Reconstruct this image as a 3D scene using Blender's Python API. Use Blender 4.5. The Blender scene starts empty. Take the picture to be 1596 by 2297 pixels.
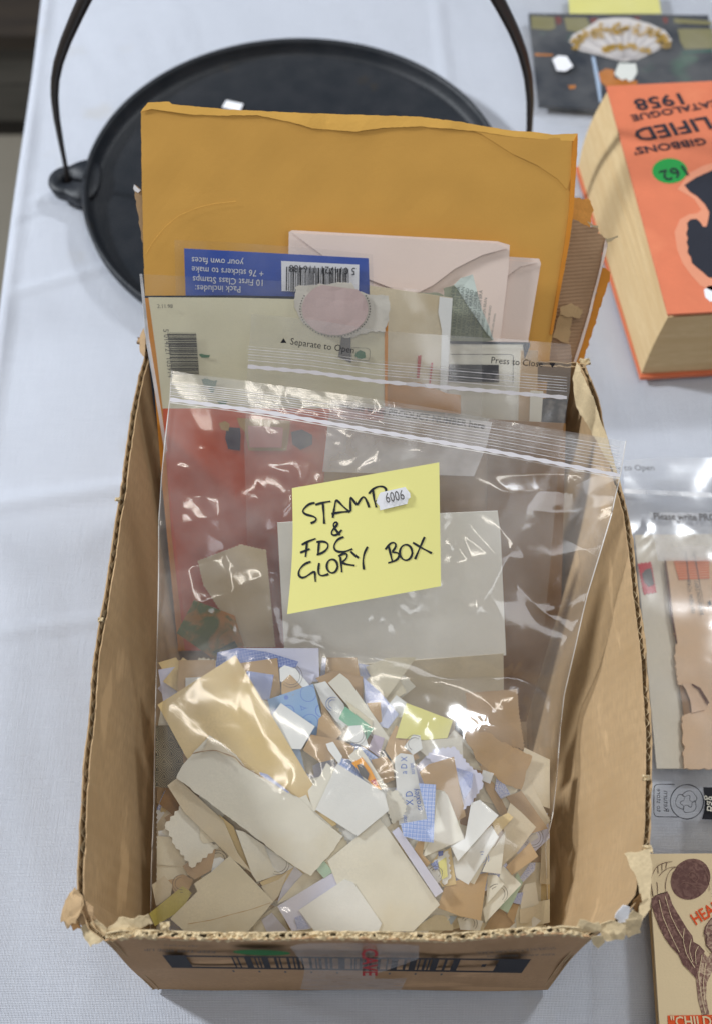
import bpy, bmesh, math, random
import numpy as np
from mathutils import Vector, noise, geometry
random.seed(7)
C = bpy.context.scene.collection
# ---------------------------------------------------------------- camera, light
TH = math.radians(59); CH = .65; F = 2605.0; CX, CY = 798.0, 1148.5
sc = bpy.context.scene
cam_d = bpy.data.cameras.new('camera'); cam = bpy.data.objects.new('camera', cam_d); C.objects.link(cam)
cam.location = (0, 0, CH); cam.rotation_euler = (math.pi/2-TH, 0, 0)
cam_d.sensor_fit = 'HORIZONTAL'; cam_d.sensor_width = 15.6; cam_d.lens = F/1596*15.6
cam_d.clip_start = .01; cam_d.clip_end = 50
cam_d.dof.use_dof = True; cam_d.dof.focus_distance = .59; cam_d.dof.aperture_fstop = 4.4
sc.camera = cam
w = bpy.data.worlds.new('World'); sc.world = w; w.use_nodes = True
w.node_tree.nodes['Background'].inputs[0].default_value = (.80, .88, 1.0, 1)
w.node_tree.nodes['Background'].inputs[1].default_value = .155
sc.view_settings.view_transform = 'Standard'; sc.view_settings.look = 'None'
sc.view_settings.exposure = .24; sc.view_settings.gamma = 1
sc.cycles.transparent_max_bounces = 32; sc.cycles.max_bounces = 8

def area(name, loc, target, sx, sy, power, col):
    l = bpy.data.lights.new(name, 'AREA'); l.shape = 'RECTANGLE'; l.size = sx; l.size_y = sy
    l.energy = power; l.color = col
    o = bpy.data.objects.new(name, l); C.objects.link(o); o.location = loc
    o.rotation_euler = (Vector(target)-Vector(loc)).to_track_quat('-Z', 'Y').to_euler()
area('hall_window_left', (-1.75, 1.0, 1.22), (0, .25, .1), .20, .20, 44, (.90, .95, 1))
area('hall_window_right', (1.45, 1.9, 2.4), (0, .25, .1), .36, .36, 29, (.92, .96, 1))
area('glint_lamp_a', (.45, .05, 2.7), (.1, .3, 0), .10, 1.3, 5.5, (1, .93, .82))  # unseen overhead strip lamp, added for glints on the plastic film
area('glint_lamp_b', (-.5, -.5, 2.7), (0, .3, 0), 1.2, .12, 6, (1, .93, .82))  # second added strip, out of view, to reflect in the bag creases
area('sheen_panel_behind', (1.0, -1.5, 2.3), (.05, .28, .1), 1.3, .7, 9, (.93, .96, 1))  # unseen soft panel added behind the camera for milky sheen on the bags
area('glint_lamp_c', (.2, .75, 2.7), (.1, .3, 0), .10, .8, 4, (.95, .97, 1))  # third added strip lamp overhead, also for film highlights

# ---------------------------------------------------------------- geometry helpers
def ray(px, py):
    v = CY-py
    return Vector(((px-CX), F*math.cos(TH)+v*math.sin(TH), -(F*math.sin(TH)-v*math.cos(TH))))
def PZ(px, py, z=0.0):
    r = ray(px, py); t = (z-CH)/r.z
    return Vector((0, 0, CH))+r*t
def PS(px, py, fn):
    r = ray(px, py).normalized(); lo, hi = .05, 2.2
    for _ in range(26):
        m = (lo+hi)/2; p = Vector((0, 0, CH))+r*m
        if p.z > fn(p.x, p.y): lo = m
        else: hi = m
    return Vector((0, 0, CH))+r*hi
def lean(c, s=1.033, z0=.005): return lambda x, y: z0+(y-c)*s
def flat(z): return lambda x, y: z
FP = lambda x, y: .165-(.3445-y)*.6          # upper plane of the front bag
def curve(pts):                                # polyline sampler by arc length
    pts = [Vector(p) for p in pts]
    L = [0]
    for a, b in zip(pts, pts[1:]): L.append(L[-1]+(b-a).length)
    def f(t):
        s = t*L[-1]
        for i in range(len(pts)-1):
            if s <= L[i+1] or i == len(pts)-2:
                k = (s-L[i])/max(L[i+1]-L[i], 1e-9); return pts[i].lerp(pts[i+1], min(max(k, 0), 1))
    return f
def setp(o, label=None, cat=None, group=None, kind=None):
    if label: o['label'] = label
    if cat: o['category'] = cat
    if group: o['group'] = group
    if kind: o['kind'] = kind
    return o
def thing(name, label, cat, loc=(0, 0, 0), group=None):
    o = bpy.data.objects.new(name, None); C.objects.link(o); o.location = loc; o.empty_display_size = .02
    return setp(o, label, cat, group)
def worldloc(o):
    v = Vector((0, 0, 0))
    while o is not None: v += o.location; o = o.parent
    return v
def mk(name, vs, fs, mat, parent=None, uvs=None, smooth=False):
    vs = [Vector(v) for v in vs]
    if parent is not None: base = worldloc(parent); loc = None
    else:
        n = len(vs); base = Vector((sum(v.x for v in vs)/n, sum(v.y for v in vs)/n, min(v.z for v in vs)))
    me = bpy.data.meshes.new(name)
    me.from_pydata([v-base for v in vs], [], fs)
    if uvs:
        ul = me.uv_layers.new(name='UVMap')
        for l in me.loops: ul.data[l.index].uv = uvs[l.vertex_index]
    if smooth:
        for p in me.polygons: p.use_smooth = True
    me.materials.append(mat)
    o = bpy.data.objects.new(name, me); C.objects.link(o)
    if parent is not None: o.parent = parent
    else: o.location = base
    return o
def newell(pts):
    n = Vector((0, 0, 0))
    for a, b in zip(pts, pts[1:]+pts[:1]): n += a.cross(b)
    n.normalize()
    return n
def crumple(amp, sc_, seed=0):
    return lambda p: amp*(noise.noise(p*sc_+Vector((seed*3.1, seed, -seed)))+.5*noise.noise(p*sc_*2.3+Vector((seed, 9, 2))))
def sheet(name, pts, mat, thick=.00025, parent=None, step=.006, disp=None, serr=None, rag=0, udir=None, jseg=None):
    """a sheet of paper or card: polygon in space (nearly planar) with real thickness"""
    pts = [Vector(p) for p in pts]
    n = newell(pts); c = sum(pts, Vector())/len(pts)
    if n.dot(Vector((0, 0, CH))-c) < 0: n = -n
    o0 = pts[0]; ex = (udir or (pts[1]-pts[0])); ex = (ex-n*ex.dot(n)).normalized(); ey = n.cross(ex)
    poly = [((p-o0).dot(ex), (p-o0).dot(ey)) for p in pts]
    A = sum(a[0]*b[1]-b[0]*a[1] for a, b in zip(poly, poly[1:]+poly[:1]))
    if A < 0: poly = poly[::-1]
    bd = []
    rr = random.Random(int(abs(poly[1][0])*1e6)+17)
    for i, (a, b) in enumerate(zip(poly, poly[1:]+poly[:1])):
        L = math.hypot(b[0]-a[0], b[1]-a[1])
        if L < 1e-6: continue
        st = serr if serr else (step if not rag else min(step, .0016))
        k = max(1, int(L/st)); nx, ny = (b[1]-a[1])/L, -(b[0]-a[0])/L
        for j in range(k):
            t = j/k; x = a[0]+(b[0]-a[0])*t; y = a[1]+(b[1]-a[1])*t
            d = 0
            if serr and j: d = serr*.35*(1 if j % 2 else -1)
            elif rag and j: d = rag*(rr.random()-.5)+rag*1.2*noise.noise(Vector((x*260, y*260, 3)))
            bd.append((x+nx*d, y+ny*d))
    xs = [p[0] for p in bd]; ys = [p[1] for p in bd]
    pin = np.array(bd)
    inner = []
    gx = np.arange(min(xs)+step*.5, max(xs), step); gy = np.arange(min(ys)+step*.5, max(ys), step)
    if len(gx)*len(gy):
        X, Y = np.meshgrid(gx, gy); X = X.ravel(); Y = Y.ravel(); ins = inside(X, Y, bd)
        # keep off the edge
        for x, y in zip(X[ins], Y[ins]):
            if np.min((pin[:, 0]-x)**2+(pin[:, 1]-y)**2) > (step*.35)**2: inner.append((x, y))
    S = 1000.
    allp = [Vector((x*S, y*S)) for x, y in bd+inner]
    r = geometry.delaunay_2d_cdt(allp, [], [list(range(len(bd)))], 1, 1e-4)
    v2, fc = r[0], r[2]
    vs = []; uv = []
    for v in v2:
        p = o0+ex*(v.x/S)+ey*(v.y/S)
        if disp: p = p+n*disp(p)
        vs.append(p); uv.append((v.x/S, v.y/S))
    fc = [list(f) for f in fc]
    m = len(vs); cnt = {}
    for f in fc:
        for a, b in zip(f, f[1:]+f[:1]): cnt[(a, b)] = 1
    vs2 = vs+[v-n*thick for v in vs]
    if thick < .00009: return mk(name, vs, fc, mat, parent, uv, smooth=True)
    fs = list(fc)+[[i+m for i in f[::-1]] for f in fc]
    for (a, b) in cnt:
        if (b, a) not in cnt: fs.append([a, a+m, b+m, b])
    return mk(name, vs2, fs, mat, parent, uv+uv, smooth=False)
def inside(X, Y, poly):
    X = np.asarray(X); Y = np.asarray(Y); ins = np.zeros(X.shape, bool); n = len(poly)
    for i in range(n):
        x1, y1 = poly[i][:2]; x2, y2 = poly[(i+1) % n][:2]
        if y1 == y2: continue
        c = ((y1 > Y) != (y2 > Y)) & (X < (x2-x1)*(Y-y1)/(y2-y1)+x1)
        ins ^= c
    return ins
def psheet(name, px, fn, mat, **k): return sheet(name, [PS(x, y, fn) for x, y in px], mat, **k)
def grid_mesh(name, f, nu, nv, mat, parent=None, uvf=None, smooth=True):
    vs = []; uv = []
    for j in range(nv+1):
        for i in range(nu+1):
            vs.append(f(i/nu, j/nv)); uv.append(uvf(i/nu, j/nv) if uvf else (i/nu, j/nv))
    fs = [[j*(nu+1)+i, j*(nu+1)+i+1, (j+1)*(nu+1)+i+1, (j+1)*(nu+1)+i] for j in range(nv) for i in range(nu)]
    return mk(name, vs, fs, mat, parent, uv, smooth)
def tube(name, pts, rad, mat, parent=None, n=12, closed=False, aspect=1):
    pts = [Vector(p) for p in pts]; vs = []; m = len(pts)
    for i, p in enumerate(pts):
        t = (pts[min(i+1, m-1)]-pts[max(i-1, 0)]).normalized()
        a = t.cross(Vector((0, 1, 0)) if abs(t.y) < .9 else Vector((1, 0, 0))).normalized(); b = t.cross(a)
        r = rad[i] if hasattr(rad, '__len__') else rad
        for k in range(n):
            g = 2*math.pi*k/n; vs.append(p+a*r*math.cos(g)+b*r*aspect*math.sin(g))
    fs = [[i*n+k, i*n+(k+1) % n, (i+1)*n+(k+1) % n, (i+1)*n+k] for i in range(m-1) for k in range(n)]
    fs += [list(range(n))[::-1], [(m-1)*n+k for k in range(n)]]
    return mk(name, vs, fs, mat, parent, smooth=True)
def prism(name, pts, h, mat, parent=None, top=None):
    """closed block: bottom outline pts (3D), top outline = pts + h or given"""
    pts = [Vector(p) for p in pts]; top = [Vector(p) for p in top] if top else [p+Vector((0, 0, h)) for p in pts]
    n = len(pts)
    fs = [list(range(n))[::-1], [n+i for i in range(n)]]+[[i, (i+1) % n, n+(i+1) % n, n+i] for i in range(n)]
    return mk(name, pts+top, fs, mat, parent)
_tc = {}
def text_geo(s, bold=False):
    if s in _tc: return _tc[s]
    cu = bpy.data.curves.new('t', 'FONT'); cu.body = s; cu.size = 1; cu.resolution_u = 2
    if bold: cu.offset = .018
    o = bpy.data.objects.new('t', cu); C.objects.link(o)
    dg = bpy.context.evaluated_depsgraph_get(); dg.update(); me = o.evaluated_get(dg).to_mesh()
    vs = [(v.co.x, v.co.y) for v in me.vertices]; fs = [list(p.vertices) for p in me.polygons]
    o.evaluated_get(dg).to_mesh_clear(); bpy.data.objects.remove(o); bpy.data.curves.remove(cu)
    _tc[s] = (vs, fs); return vs, fs
def lettering(s, p0, p1, fn, mat, parent, name='lettering', hk=1., off=.0004, bold=False, mirror=False, nd=None):
    vs, fs = text_geo(s, bold)
    a = PS(*p0, fn) if len(p0) == 2 else Vector(p0); b = PS(*p1, fn) if len(p1) == 2 else Vector(p1)
    c = a+Vector((.001, 0, 0)); e = a+Vector((0, .001, 0))
    if nd is None:
        c.z = fn(c.x, c.y); e.z = fn(e.x, e.y); q = a.copy(); q.z = fn(a.x, a.y)
        n = (c-q).cross(e-q).normalized()
        if n.z < 0: n = -n
    else: n = Vector(nd).normalized()
    ex = (b-a); L = ex.length; ex.normalize(); ey = n.cross(ex)
    x0 = min(v[0] for v in vs); x1 = max(v[0] for v in vs); k = L/(x1-x0)
    if mirror: hk = -hk
    return mk(name, [a+ex*((x-x0)*k)+ey*(y*k*hk)+n*off for x, y in vs], fs, mat, parent)
def ribbon(name, strokes, fn, wpx, mat, parent, off=.0005):
    """pen strokes given as pixel polylines on a surface"""
    vs = []; fs = []
    for st in strokes:
        pts = []
        for (a, b) in zip(st, st[1:]):
            k = max(1, int(math.hypot(a[0]-b[0], a[1]-b[1])/4))
            pts += [(a[0]+(b[0]-a[0])*j/k, a[1]+(b[1]-a[1])*j/k) for j in range(k)]
        pts.append(st[-1])
        # light smoothing
        for _ in range(3):
            pts = [pts[0]]+[((pts[i-1][0]+2*pts[i][0]+pts[i+1][0])/4, (pts[i-1][1]+2*pts[i][1]+pts[i+1][1])/4) for i in range(1, len(pts)-1)]+[pts[-1]]
        b0 = len(vs)
        for i, p in enumerate(pts):
            q0 = pts[max(i-1, 0)]; q1 = pts[min(i+1, len(pts)-1)]
            dx, dy = q1[0]-q0[0], q1[1]-q0[1]; L = math.hypot(dx, dy) or 1
            ww = wpx*(.45+.1*math.sin(i*.7))
            for s in (1, -1):
                P = PS(p[0]-dy/L*ww*s, p[1]+dx/L*ww*s, fn); P.z += off; vs.append(P)
        fs += [[b0+2*i, b0+2*i+1, b0+2*i+3, b0+2*i+2] for i in range(len(pts)-1)]
    return mk(name, vs, fs, mat, parent)
def bilin(q, u, v): 
    a, b, c, d = [Vector(p) for p in q]
    return (a*(1-u)+b*u)*(1-v)+(d*(1-u)+c*u)*v
def barcode(quad, fn, mat, parent, n=30, off=.0004, seed=1, name='barcode', v0=0, wide=1.):
    """bars run from edge a-d to b-c, laid out along a->b"""
    r = random.Random(seed); vs = []; fs = []; u = 0; tot = 0; seq = []
    for i in range(n):
        bw = r.choice((1, 1, 2, 3))*wide; g = r.choice((1, 1, 2, 2)); seq.append((bw, g)); tot += bw+g
    for bw, g in seq:
        u0, u1 = u/tot, (u+bw)/tot; u += bw+g
        b0 = len(vs)
        for uu, vv in ((u0, v0), (u1, v0), (u1, 1), (u0, 1)):
            p = bilin(quad, uu, vv); P = PS(p.x, p.y, fn) if fn else None; P.z += off; vs.append(P)
        fs.append([b0, b0+1, b0+2, b0+3])
    return mk(name, vs, fs, mat, parent)
# ---------------------------------------------------------------- materials
def lin(h):
    if isinstance(h, str):
        h = h.lstrip('#'); c = [int(h[i:i+2], 16)/255 for i in (0, 2, 4)]
    else: c = [x/255 for x in h]
    return tuple(((x/12.92) if x <= .04045 else ((x+.055)/1.055)**2.4) for x in c)
MATS = {}
def nmat(name):
    m = bpy.data.materials.new(name); m.use_nodes = True; nt = m.node_tree
    return m, nt, nt.nodes['Principled BSDF']
def N(nt, t, **k):
    n = nt.nodes.new(t)
    for a, b in k.items():
        if a.startswith('_'): n.inputs[a[1:].replace('_', ' ')].default_value = b
        else: setattr(n, a, b)
    return n
def mixc(nt, fac, a, b, mode='MIX'):
    m = N(nt, 'ShaderNodeMix', data_type='RGBA', blend_type=mode)
    for i, v in ((0, fac), (6, a), (7, b)):
        if isinstance(v, (int, float)): m.inputs[i].default_value = v
        elif isinstance(v, tuple): m.inputs[i].default_value = (*v, 1) if len(v) == 3 else v
        else: nt.links.new(v, m.inputs[i])
    return m.outputs[2]
def ramp(nt, src, p0, p1):
    m = N(nt, 'ShaderNodeMapRange'); m.inputs[1].default_value = p0; m.inputs[2].default_value = p1
    nt.links.new(src, m.inputs[0]); return m.outputs[0]
def coords(nt, uv=False):
    t = N(nt, 'ShaderNodeTexCoord'); return t.outputs['UV' if uv else 'Object']
def tex(nt, co, scale, detail=3, kind='Noise', stretch=None):
    if stretch:
        mp = N(nt, 'ShaderNodeMapping'); mp.inputs['Scale'].default_value = stretch
        nt.links.new(co, mp.inputs[0]); co = mp.outputs[0]
    n = N(nt, 'ShaderNodeTex'+kind); n.inputs['Scale'].default_value = scale
    if kind == 'Noise': n.inputs['Detail'].default_value = detail
    nt.links.new(co, n.inputs['Vector']); return n.outputs['Fac' if kind == 'Noise' else 'Distance']
def paper(name, col, rough=.75, var=.12, bump=.15, grain=900, spec=.25, stain=None):
    if name in MATS: return MATS[name]
    m, nt, b = nmat(name); c = lin(col); co = coords(nt)
    f = tex(nt, co, 45, 4); d = tuple(x*(1-var*1.6) for x in c)
    out = mixc(nt, ramp(nt, f, .35, .7), c, d)
    g = tex(nt, co, grain, 2)
    out = mixc(nt, ramp(nt, g, .3, .7), out, tuple(x*(1-var) for x in c))
    if stain: out = mixc(nt, ramp(nt, tex(nt, co, 22, 5), .56, .75), out, lin(stain))
    nt.links.new(out, b.inputs['Base Color']); b.inputs['Roughness'].default_value = rough
    b.inputs['Specular IOR Level'].default_value = spec
    bp = N(nt, 'ShaderNodeBump'); bp.inputs['Strength'].default_value = bump; bp.inputs['Distance'].default_value = .0004
    h = N(nt, 'ShaderNodeMath', operation='ADD'); nt.links.new(g, h.inputs[0]); nt.links.new(f, h.inputs[1])
    nt.links.new(h.outputs[0], bp.inputs['Height']); nt.links.new(bp.outputs[0], b.inputs['Normal'])
    MATS[name] = m; return m
def pattern(name, kind, c0, c1, scale=1.):
    if name in MATS: return MATS[name]
    m, nt, b = nmat(name); co = coords(nt, True); c0 = lin(c0); c1 = lin(c1)
    def mth(op, a, bb=None):
        n = N(nt, 'ShaderNodeMath', operation=op)
        for i, v in enumerate((a, bb)):
            if v is None: continue
            if isinstance(v, (int, float)): n.inputs[i].default_value = v
            else: nt.links.new(v, n.inputs[i])
        return n.outputs[0]
    if kind == 'speckle':
        f = ramp(nt, tex(nt, co, 1500*scale, 1), .50, .54)
    elif kind == 'plaid':
        wv = tex(nt, co, 60, 2); sp = N(nt, 'ShaderNodeSeparateXYZ'); nt.links.new(co, sp.inputs[0])
        x = mth('ADD', mth('MULTIPLY', sp.outputs[0], 2600*scale), mth('MULTIPLY', wv, 8))
        y = mth('ADD', mth('MULTIPLY', sp.outputs[1], 2600*scale), mth('MULTIPLY', wv, 8))
        s = mth('ADD', mth('MULTIPLY', mth('SINE', x), mth('SINE', mth('MULTIPLY', x, .27))), mth('MULTIPLY', mth('SINE', y), mth('SINE', mth('MULTIPLY', y, .31))))
        f = ramp(nt, s, -.5, .9)
    elif kind == 'rings':
        d = tex(nt, co, 110*scale, kind='Voronoi'); s = mth('SINE', mth('MULTIPLY', d, 17))
        f = ramp(nt, s, .90, .99)
    elif kind == 'waves':        # overlapping arcs
        sp = N(nt, 'ShaderNodeSeparateXYZ'); nt.links.new(co, sp.inputs[0]); R = .0075/scale
        X = mth('MULTIPLY', sp.outputs[0], 1/R); Y = mth('MULTIPLY', sp.outputs[1], 2/R)
        row = mth('FLOOR', Y); fy = mth('SUBTRACT', Y, row)
        xs = mth('ADD', X, mth('MULTIPLY', mth('MODULO', mth('ABSOLUTE', row), 2), .5))
        fx = mth('SUBTRACT', mth('SUBTRACT', xs, mth('FLOOR', xs)), .5)
        r = mth('SQRT', mth('ADD', mth('POWER', mth('ABSOLUTE', fx), 2), mth('POWER', mth('MULTIPLY', fy, .5), 2)))
        f = ramp(nt, mth('SINE', mth('MULTIPLY', r, 62)), .0, .4)
    elif kind == 'collage':
        v = N(nt, 'ShaderNodeTexNoise'); v.inputs['Scale'].default_value = 70*scale; v.inputs['Detail'].default_value = 6; v.inputs['Distortion'].default_value = 1.2
        nt.links.new(co, v.inputs['Vector']); f = ramp(nt, v.outputs['Fac'], .45, .6)
    elif kind == 'lines':
        sp = N(nt, 'ShaderNodeSeparateXYZ'); nt.links.new(co, sp.inputs[0])
        f = ramp(nt, mth('SINE', mth('MULTIPLY', sp.outputs[1], 4000*scale)), .2, .6)
    out = mixc(nt, f, c0, c1)
    out = mixc(nt, ramp(nt, tex(nt, coords(nt), 40, 3), .3, .9), out, tuple(x*.8 for x in c0))
    nt.links.new(out, b.inputs['Base Color']); b.inputs['Roughness'].default_value = .7; b.inputs['Specular IOR Level'].default_value = .25
    MATS[name] = m; return m
def film(name, haze=.10, rough=.09, tint=(.97, .97, .97), bump=.6, bscale=90, hz=(.93, .90, .86), gl=1.):
    if name in MATS: return MATS[name]
    m = bpy.data.materials.new(name); m.use_nodes = True; nt = m.node_tree; nt.nodes.clear()
    out = N(nt, 'ShaderNodeOutputMaterial'); co = coords(nt)
    t = N(nt, 'ShaderNodeBsdfTransparent'); t.inputs[0].default_value = (*tint, 1)
    g = N(nt, 'ShaderNodeBsdfGlossy'); g.inputs['Roughness'].default_value = rough
    d = N(nt, 'ShaderNodeBsdfDiffuse'); d.inputs[0].default_value = (*hz, 1)
    ge = N(nt, 'ShaderNodeNewGeometry'); dp = N(nt, 'ShaderNodeVectorMath', operation='DOT_PRODUCT'); nt.links.new(ge.outputs['Incoming'], dp.inputs[0])
    ab = N(nt, 'ShaderNodeMath', operation='ABSOLUTE'); nt.links.new(dp.outputs['Value'], ab.inputs[0])
    om = N(nt, 'ShaderNodeMath', operation='SUBTRACT'); om.inputs[0].default_value = 1; nt.links.new(ab.outputs[0], om.inputs[1])
    pw = N(nt, 'ShaderNodeMath', operation='POWER'); nt.links.new(om.outputs[0], pw.inputs[0]); pw.inputs[1].default_value = 5
    fr = N(nt, 'ShaderNodeMath', operation='MULTIPLY_ADD', use_clamp=True); nt.links.new(pw.outputs[0], fr.inputs[0]); fr.inputs[1].default_value = .35; fr.inputs[2].default_value = .045
    bp = N(nt, 'ShaderNodeBump'); bp.inputs['Strength'].default_value = bump; bp.inputs['Distance'].default_value = .004
    n1 = N(nt, 'ShaderNodeTexNoise'); n1.inputs['Scale'].default_value = bscale; n1.inputs['Detail'].default_value = 5; n1.inputs['Distortion'].default_value = .6
    try: n1.noise_type = 'RIDGED_MULTIFRACTAL'
    except Exception: pass
    nt.links.new(co, n1.inputs['Vector']); 
    mk_ = N(nt, 'ShaderNodeMath', operation='MULTIPLY_ADD'); nt.links.new(ramp(nt, tex(nt, co, 20, 2), .50, .62), mk_.inputs[0]); mk_.inputs[1].default_value = 1.0; mk_.inputs[2].default_value = .12
    hh = N(nt, 'ShaderNodeMath', operation='MULTIPLY'); nt.links.new(n1.outputs['Fac'], hh.inputs[0]); nt.links.new(mk_.outputs[0], hh.inputs[1]); nt.links.new(hh.outputs[0], bp.inputs['Height'])
    nt.links.new(bp.outputs[0], g.inputs['Normal']); nt.links.new(bp.outputs[0], dp.inputs[1])
    m1 = N(nt, 'ShaderNodeMixShader'); mm = N(nt, 'ShaderNodeMath', operation='MULTIPLY'); nt.links.new(ramp(nt, tex(nt, co, 28, 4), .3, .75), mm.inputs[0]); mm.inputs[1].default_value = haze*2
    nt.links.new(mm.outputs[0], m1.inputs[0]); nt.links.new(t.outputs[0], m1.inputs[1]); nt.links.new(d.outputs[0], m1.inputs[2])
    gk = N(nt, 'ShaderNodeMath', operation='MULTIPLY'); nt.links.new(fr.outputs[0], gk.inputs[0]); gk.inputs[1].default_value = 1.5*gl
    m2 = N(nt, 'ShaderNodeMixShader'); nt.links.new(gk.outputs[0], m2.inputs[0]); nt.links.new(m1.outputs[0], m2.inputs[1]); nt.links.new(g.outputs[0], m2.inputs[2])
    nt.links.new(m2.outputs[0], out.inputs[0]); MATS[name] = m; return m
# ---------------------------------------------------------------- materials in use
M_cloth, nt, b = nmat('white_cotton')
co = coords(nt)
wx = N(nt, 'ShaderNodeTexWave', wave_type='BANDS', bands_direction='X'); wx.inputs['Scale'].default_value = 420; wx.inputs['Distortion'].default_value = 1.5
wy = N(nt, 'ShaderNodeTexWave', wave_type='BANDS', bands_direction='Y'); wy.inputs['Scale'].default_value = 380; wy.inputs['Distortion'].default_value = 1.5
for q in (wx, wy): q.inputs['Detail'].default_value = 1; q.inputs['Detail Scale'].default_value = .3; nt.links.new(co, q.inputs['Vector'])
s = N(nt, 'ShaderNodeMath', operation='ADD'); nt.links.new(wx.outputs['Fac'], s.inputs[0]); nt.links.new(wy.outputs['Fac'], s.inputs[1])
thr = tex(nt, co, 60, 4, stretch=(22, .8, 1)); thr2 = tex(nt, co, 60, 4, stretch=(.8, 22, 1))
s2 = N(nt, 'ShaderNodeMath', operation='ADD'); nt.links.new(thr, s2.inputs[0]); nt.links.new(thr2, s2.inputs[1])
s3 = N(nt, 'ShaderNodeMath', operation='ADD'); nt.links.new(s2.outputs[0], s3.inputs[0]); s3.inputs[1].default_value = 0
c = mixc(nt, ramp(nt, s2.outputs[0], .75, 1.25), (.56, .59, .66), (.63, .66, .725))
c = mixc(nt, ramp(nt, s.outputs[0], .3, 1.8), tuple([.50, .52, .58]), c)
c = mixc(nt, ramp(nt, tex(nt, co, 14, 5), .64, .80), c, (.50, .49, .48))
nt.links.new(c, b.inputs['Base Color']); b.inputs['Roughness'].default_value = .9; b.inputs['Specular IOR Level'].default_value = .1
bp = N(nt, 'ShaderNodeBump'); bp.inputs['Strength'].default_value = .5; bp.inputs['Distance'].default_value = .0004
s4 = N(nt, 'ShaderNodeMath', operation='MULTIPLY_ADD'); nt.links.new(s2.outputs[0], s4.inputs[0]); s4.inputs[1].default_value = 2.2; nt.links.new(s.outputs[0], s4.inputs[2])
nt.links.new(s4.outputs[0], bp.inputs['Height']); nt.links.new(bp.outputs[0], b.inputs['Normal'])

M_iron, nt, b = nmat('cast_iron'); co = coords(nt)
f = tex(nt, co, 60, 6)
c = mixc(nt, ramp(nt, f, .35, .7), (.010, .013, .018), (.020, .022, .027))
c = mixc(nt, ramp(nt, tex(nt, co, 26, 5), .64, .72), c, (.028, .022, .016))
nt.links.new(c, b.inputs['Base Color']); b.inputs['Roughness'].default_value = .5; b.inputs['Specular IOR Level'].default_value = .35
bp = N(nt, 'ShaderNodeBump'); bp.inputs['Strength'].default_value = .35; bp.inputs['Distance'].default_value = .001
nt.links.new(tex(nt, co, 500, 4), bp.inputs['Height']); nt.links.new(bp.outputs[0], b.inputs['Normal'])
M_bail = paper('worn_iron_bar', (54, 47, 44), rough=.38, var=.3, spec=.6, stain=(40, 36, 36))

def cardboard(name, col, corr=1, stretch=(1, 1, 1)):
    m, nt, b = nmat(name); c = lin(col); co = coords(nt)
    f = tex(nt, co, 30, 5); fib = tex(nt, co, 500, 3, stretch=(1, .35, 1))
    out = mixc(nt, ramp(nt, f, .35, .7), c, tuple(x*k for x, k in zip(c, (.84, .82, .78))))
    out = mixc(nt, ramp(nt, fib, .35, .75), out, tuple(x*.82 for x in c))
    out = mixc(nt, ramp(nt, tex(nt, co, 9, 4), .55, .75), out, tuple(x*k for x, k in zip(c, (.72, .70, .66))))
    out = mixc(nt, ramp(nt, tex(nt, co, 16, 6, stretch=(1, 1, 3)), .60, .66), out, tuple(min(1, x*1.12) for x in c))
    wv = N(nt, 'ShaderNodeTexWave', wave_type='BANDS'); wv.bands_direction = 'Y' if corr == 1 else 'X'; wv.inputs['Scale'].default_value = 42
    wv.inputs['Distortion'].default_value = .8; nt.links.new(co, wv.inputs['Vector'])
    nt.links.new(out, b.inputs['Base Color']); b.inputs['Roughness'].default_value = .82; b.inputs['Specular IOR Level'].default_value = .2
    bp = N(nt, 'ShaderNodeBump'); bp.inputs['Strength'].default_value = .30; bp.inputs['Distance'].default_value = .0006
    h = N(nt, 'ShaderNodeMath', operation='MULTIPLY_ADD'); nt.links.new(f, h.inputs[0]); h.inputs[1].default_value = 1.6; nt.links.new(wv.outputs['Fac'], h.inputs[2])
    nt.links.new(h.outputs[0], bp.inputs['Height']); nt.links.new(bp.outputs[0], b.inputs['Normal'])
    return m
M_box = cardboard('cardboard_liner', (186, 157, 120))
M_boxf = cardboard('cardboard_front', (184, 148, 112), 2)
M_flute = paper('cardboard_torn', (222, 200, 160), var=.22, bump=.6, grain=600)
M_fl2 = paper('cardboard_fluting', (206, 182, 144), var=.25, bump=.6, grain=500)
M_ink = paper('black_ink', (34, 34, 40), var=.1, bump=0)
M_grey = paper('grey_print', (96, 92, 90), var=.2, bump=0)
M_manila = paper('manila_paper', (212, 160, 76), rough=.6, var=.05, bump=.12, grain=1300, spec=.3)
M_manila2 = paper('manila_worn', (226, 158, 76), rough=.6, var=.14)
M_pink = paper('pale_blush_paper', (236, 216, 204), rough=.7, var=.03, bump=.1)
M_white = paper('white_paper', (228, 228, 224), var=.04)
M_offw = paper('off_white_paper', (226, 221, 205), var=.08, stain=(216, 206, 180))
M_cream = paper('cream_paper', (222, 212, 186), var=.10, stain=(206, 190, 156))
M_ivory = paper('ivory_paper', (214, 200, 172), var=.11, stain=(190, 170, 134))
M_tan = paper('tan_paper', (188, 156, 114), var=.08)
M_brown = paper('brown_kraft', (178, 148, 112), var=.1)
M_dbrown = paper('dark_kraft', (150, 112, 70), var=.14)
M_buff = paper('buff_paper', (222, 196, 142), var=.10, stain=(206, 172, 112))
M_lav = paper('lavender_paper', (208, 208, 226), var=.04)
M_lilac = paper('lilac_paper', (190, 176, 194), var=.05)
M_green = paper('mint_paper', (140, 200, 168), var=.06)
M_green2 = paper('sage_paper', (176, 200, 178), var=.06)
M_yel = paper('yellow_note', (222, 216, 132), var=.03, bump=.05)
M_note = paper('sticky_note_paper', (240, 234, 150), var=.02, bump=.06, rough=.65)
M_speck = pattern('blue_speckle', 'speckle', (214, 216, 230), (110, 134, 204), 1.3)
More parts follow.
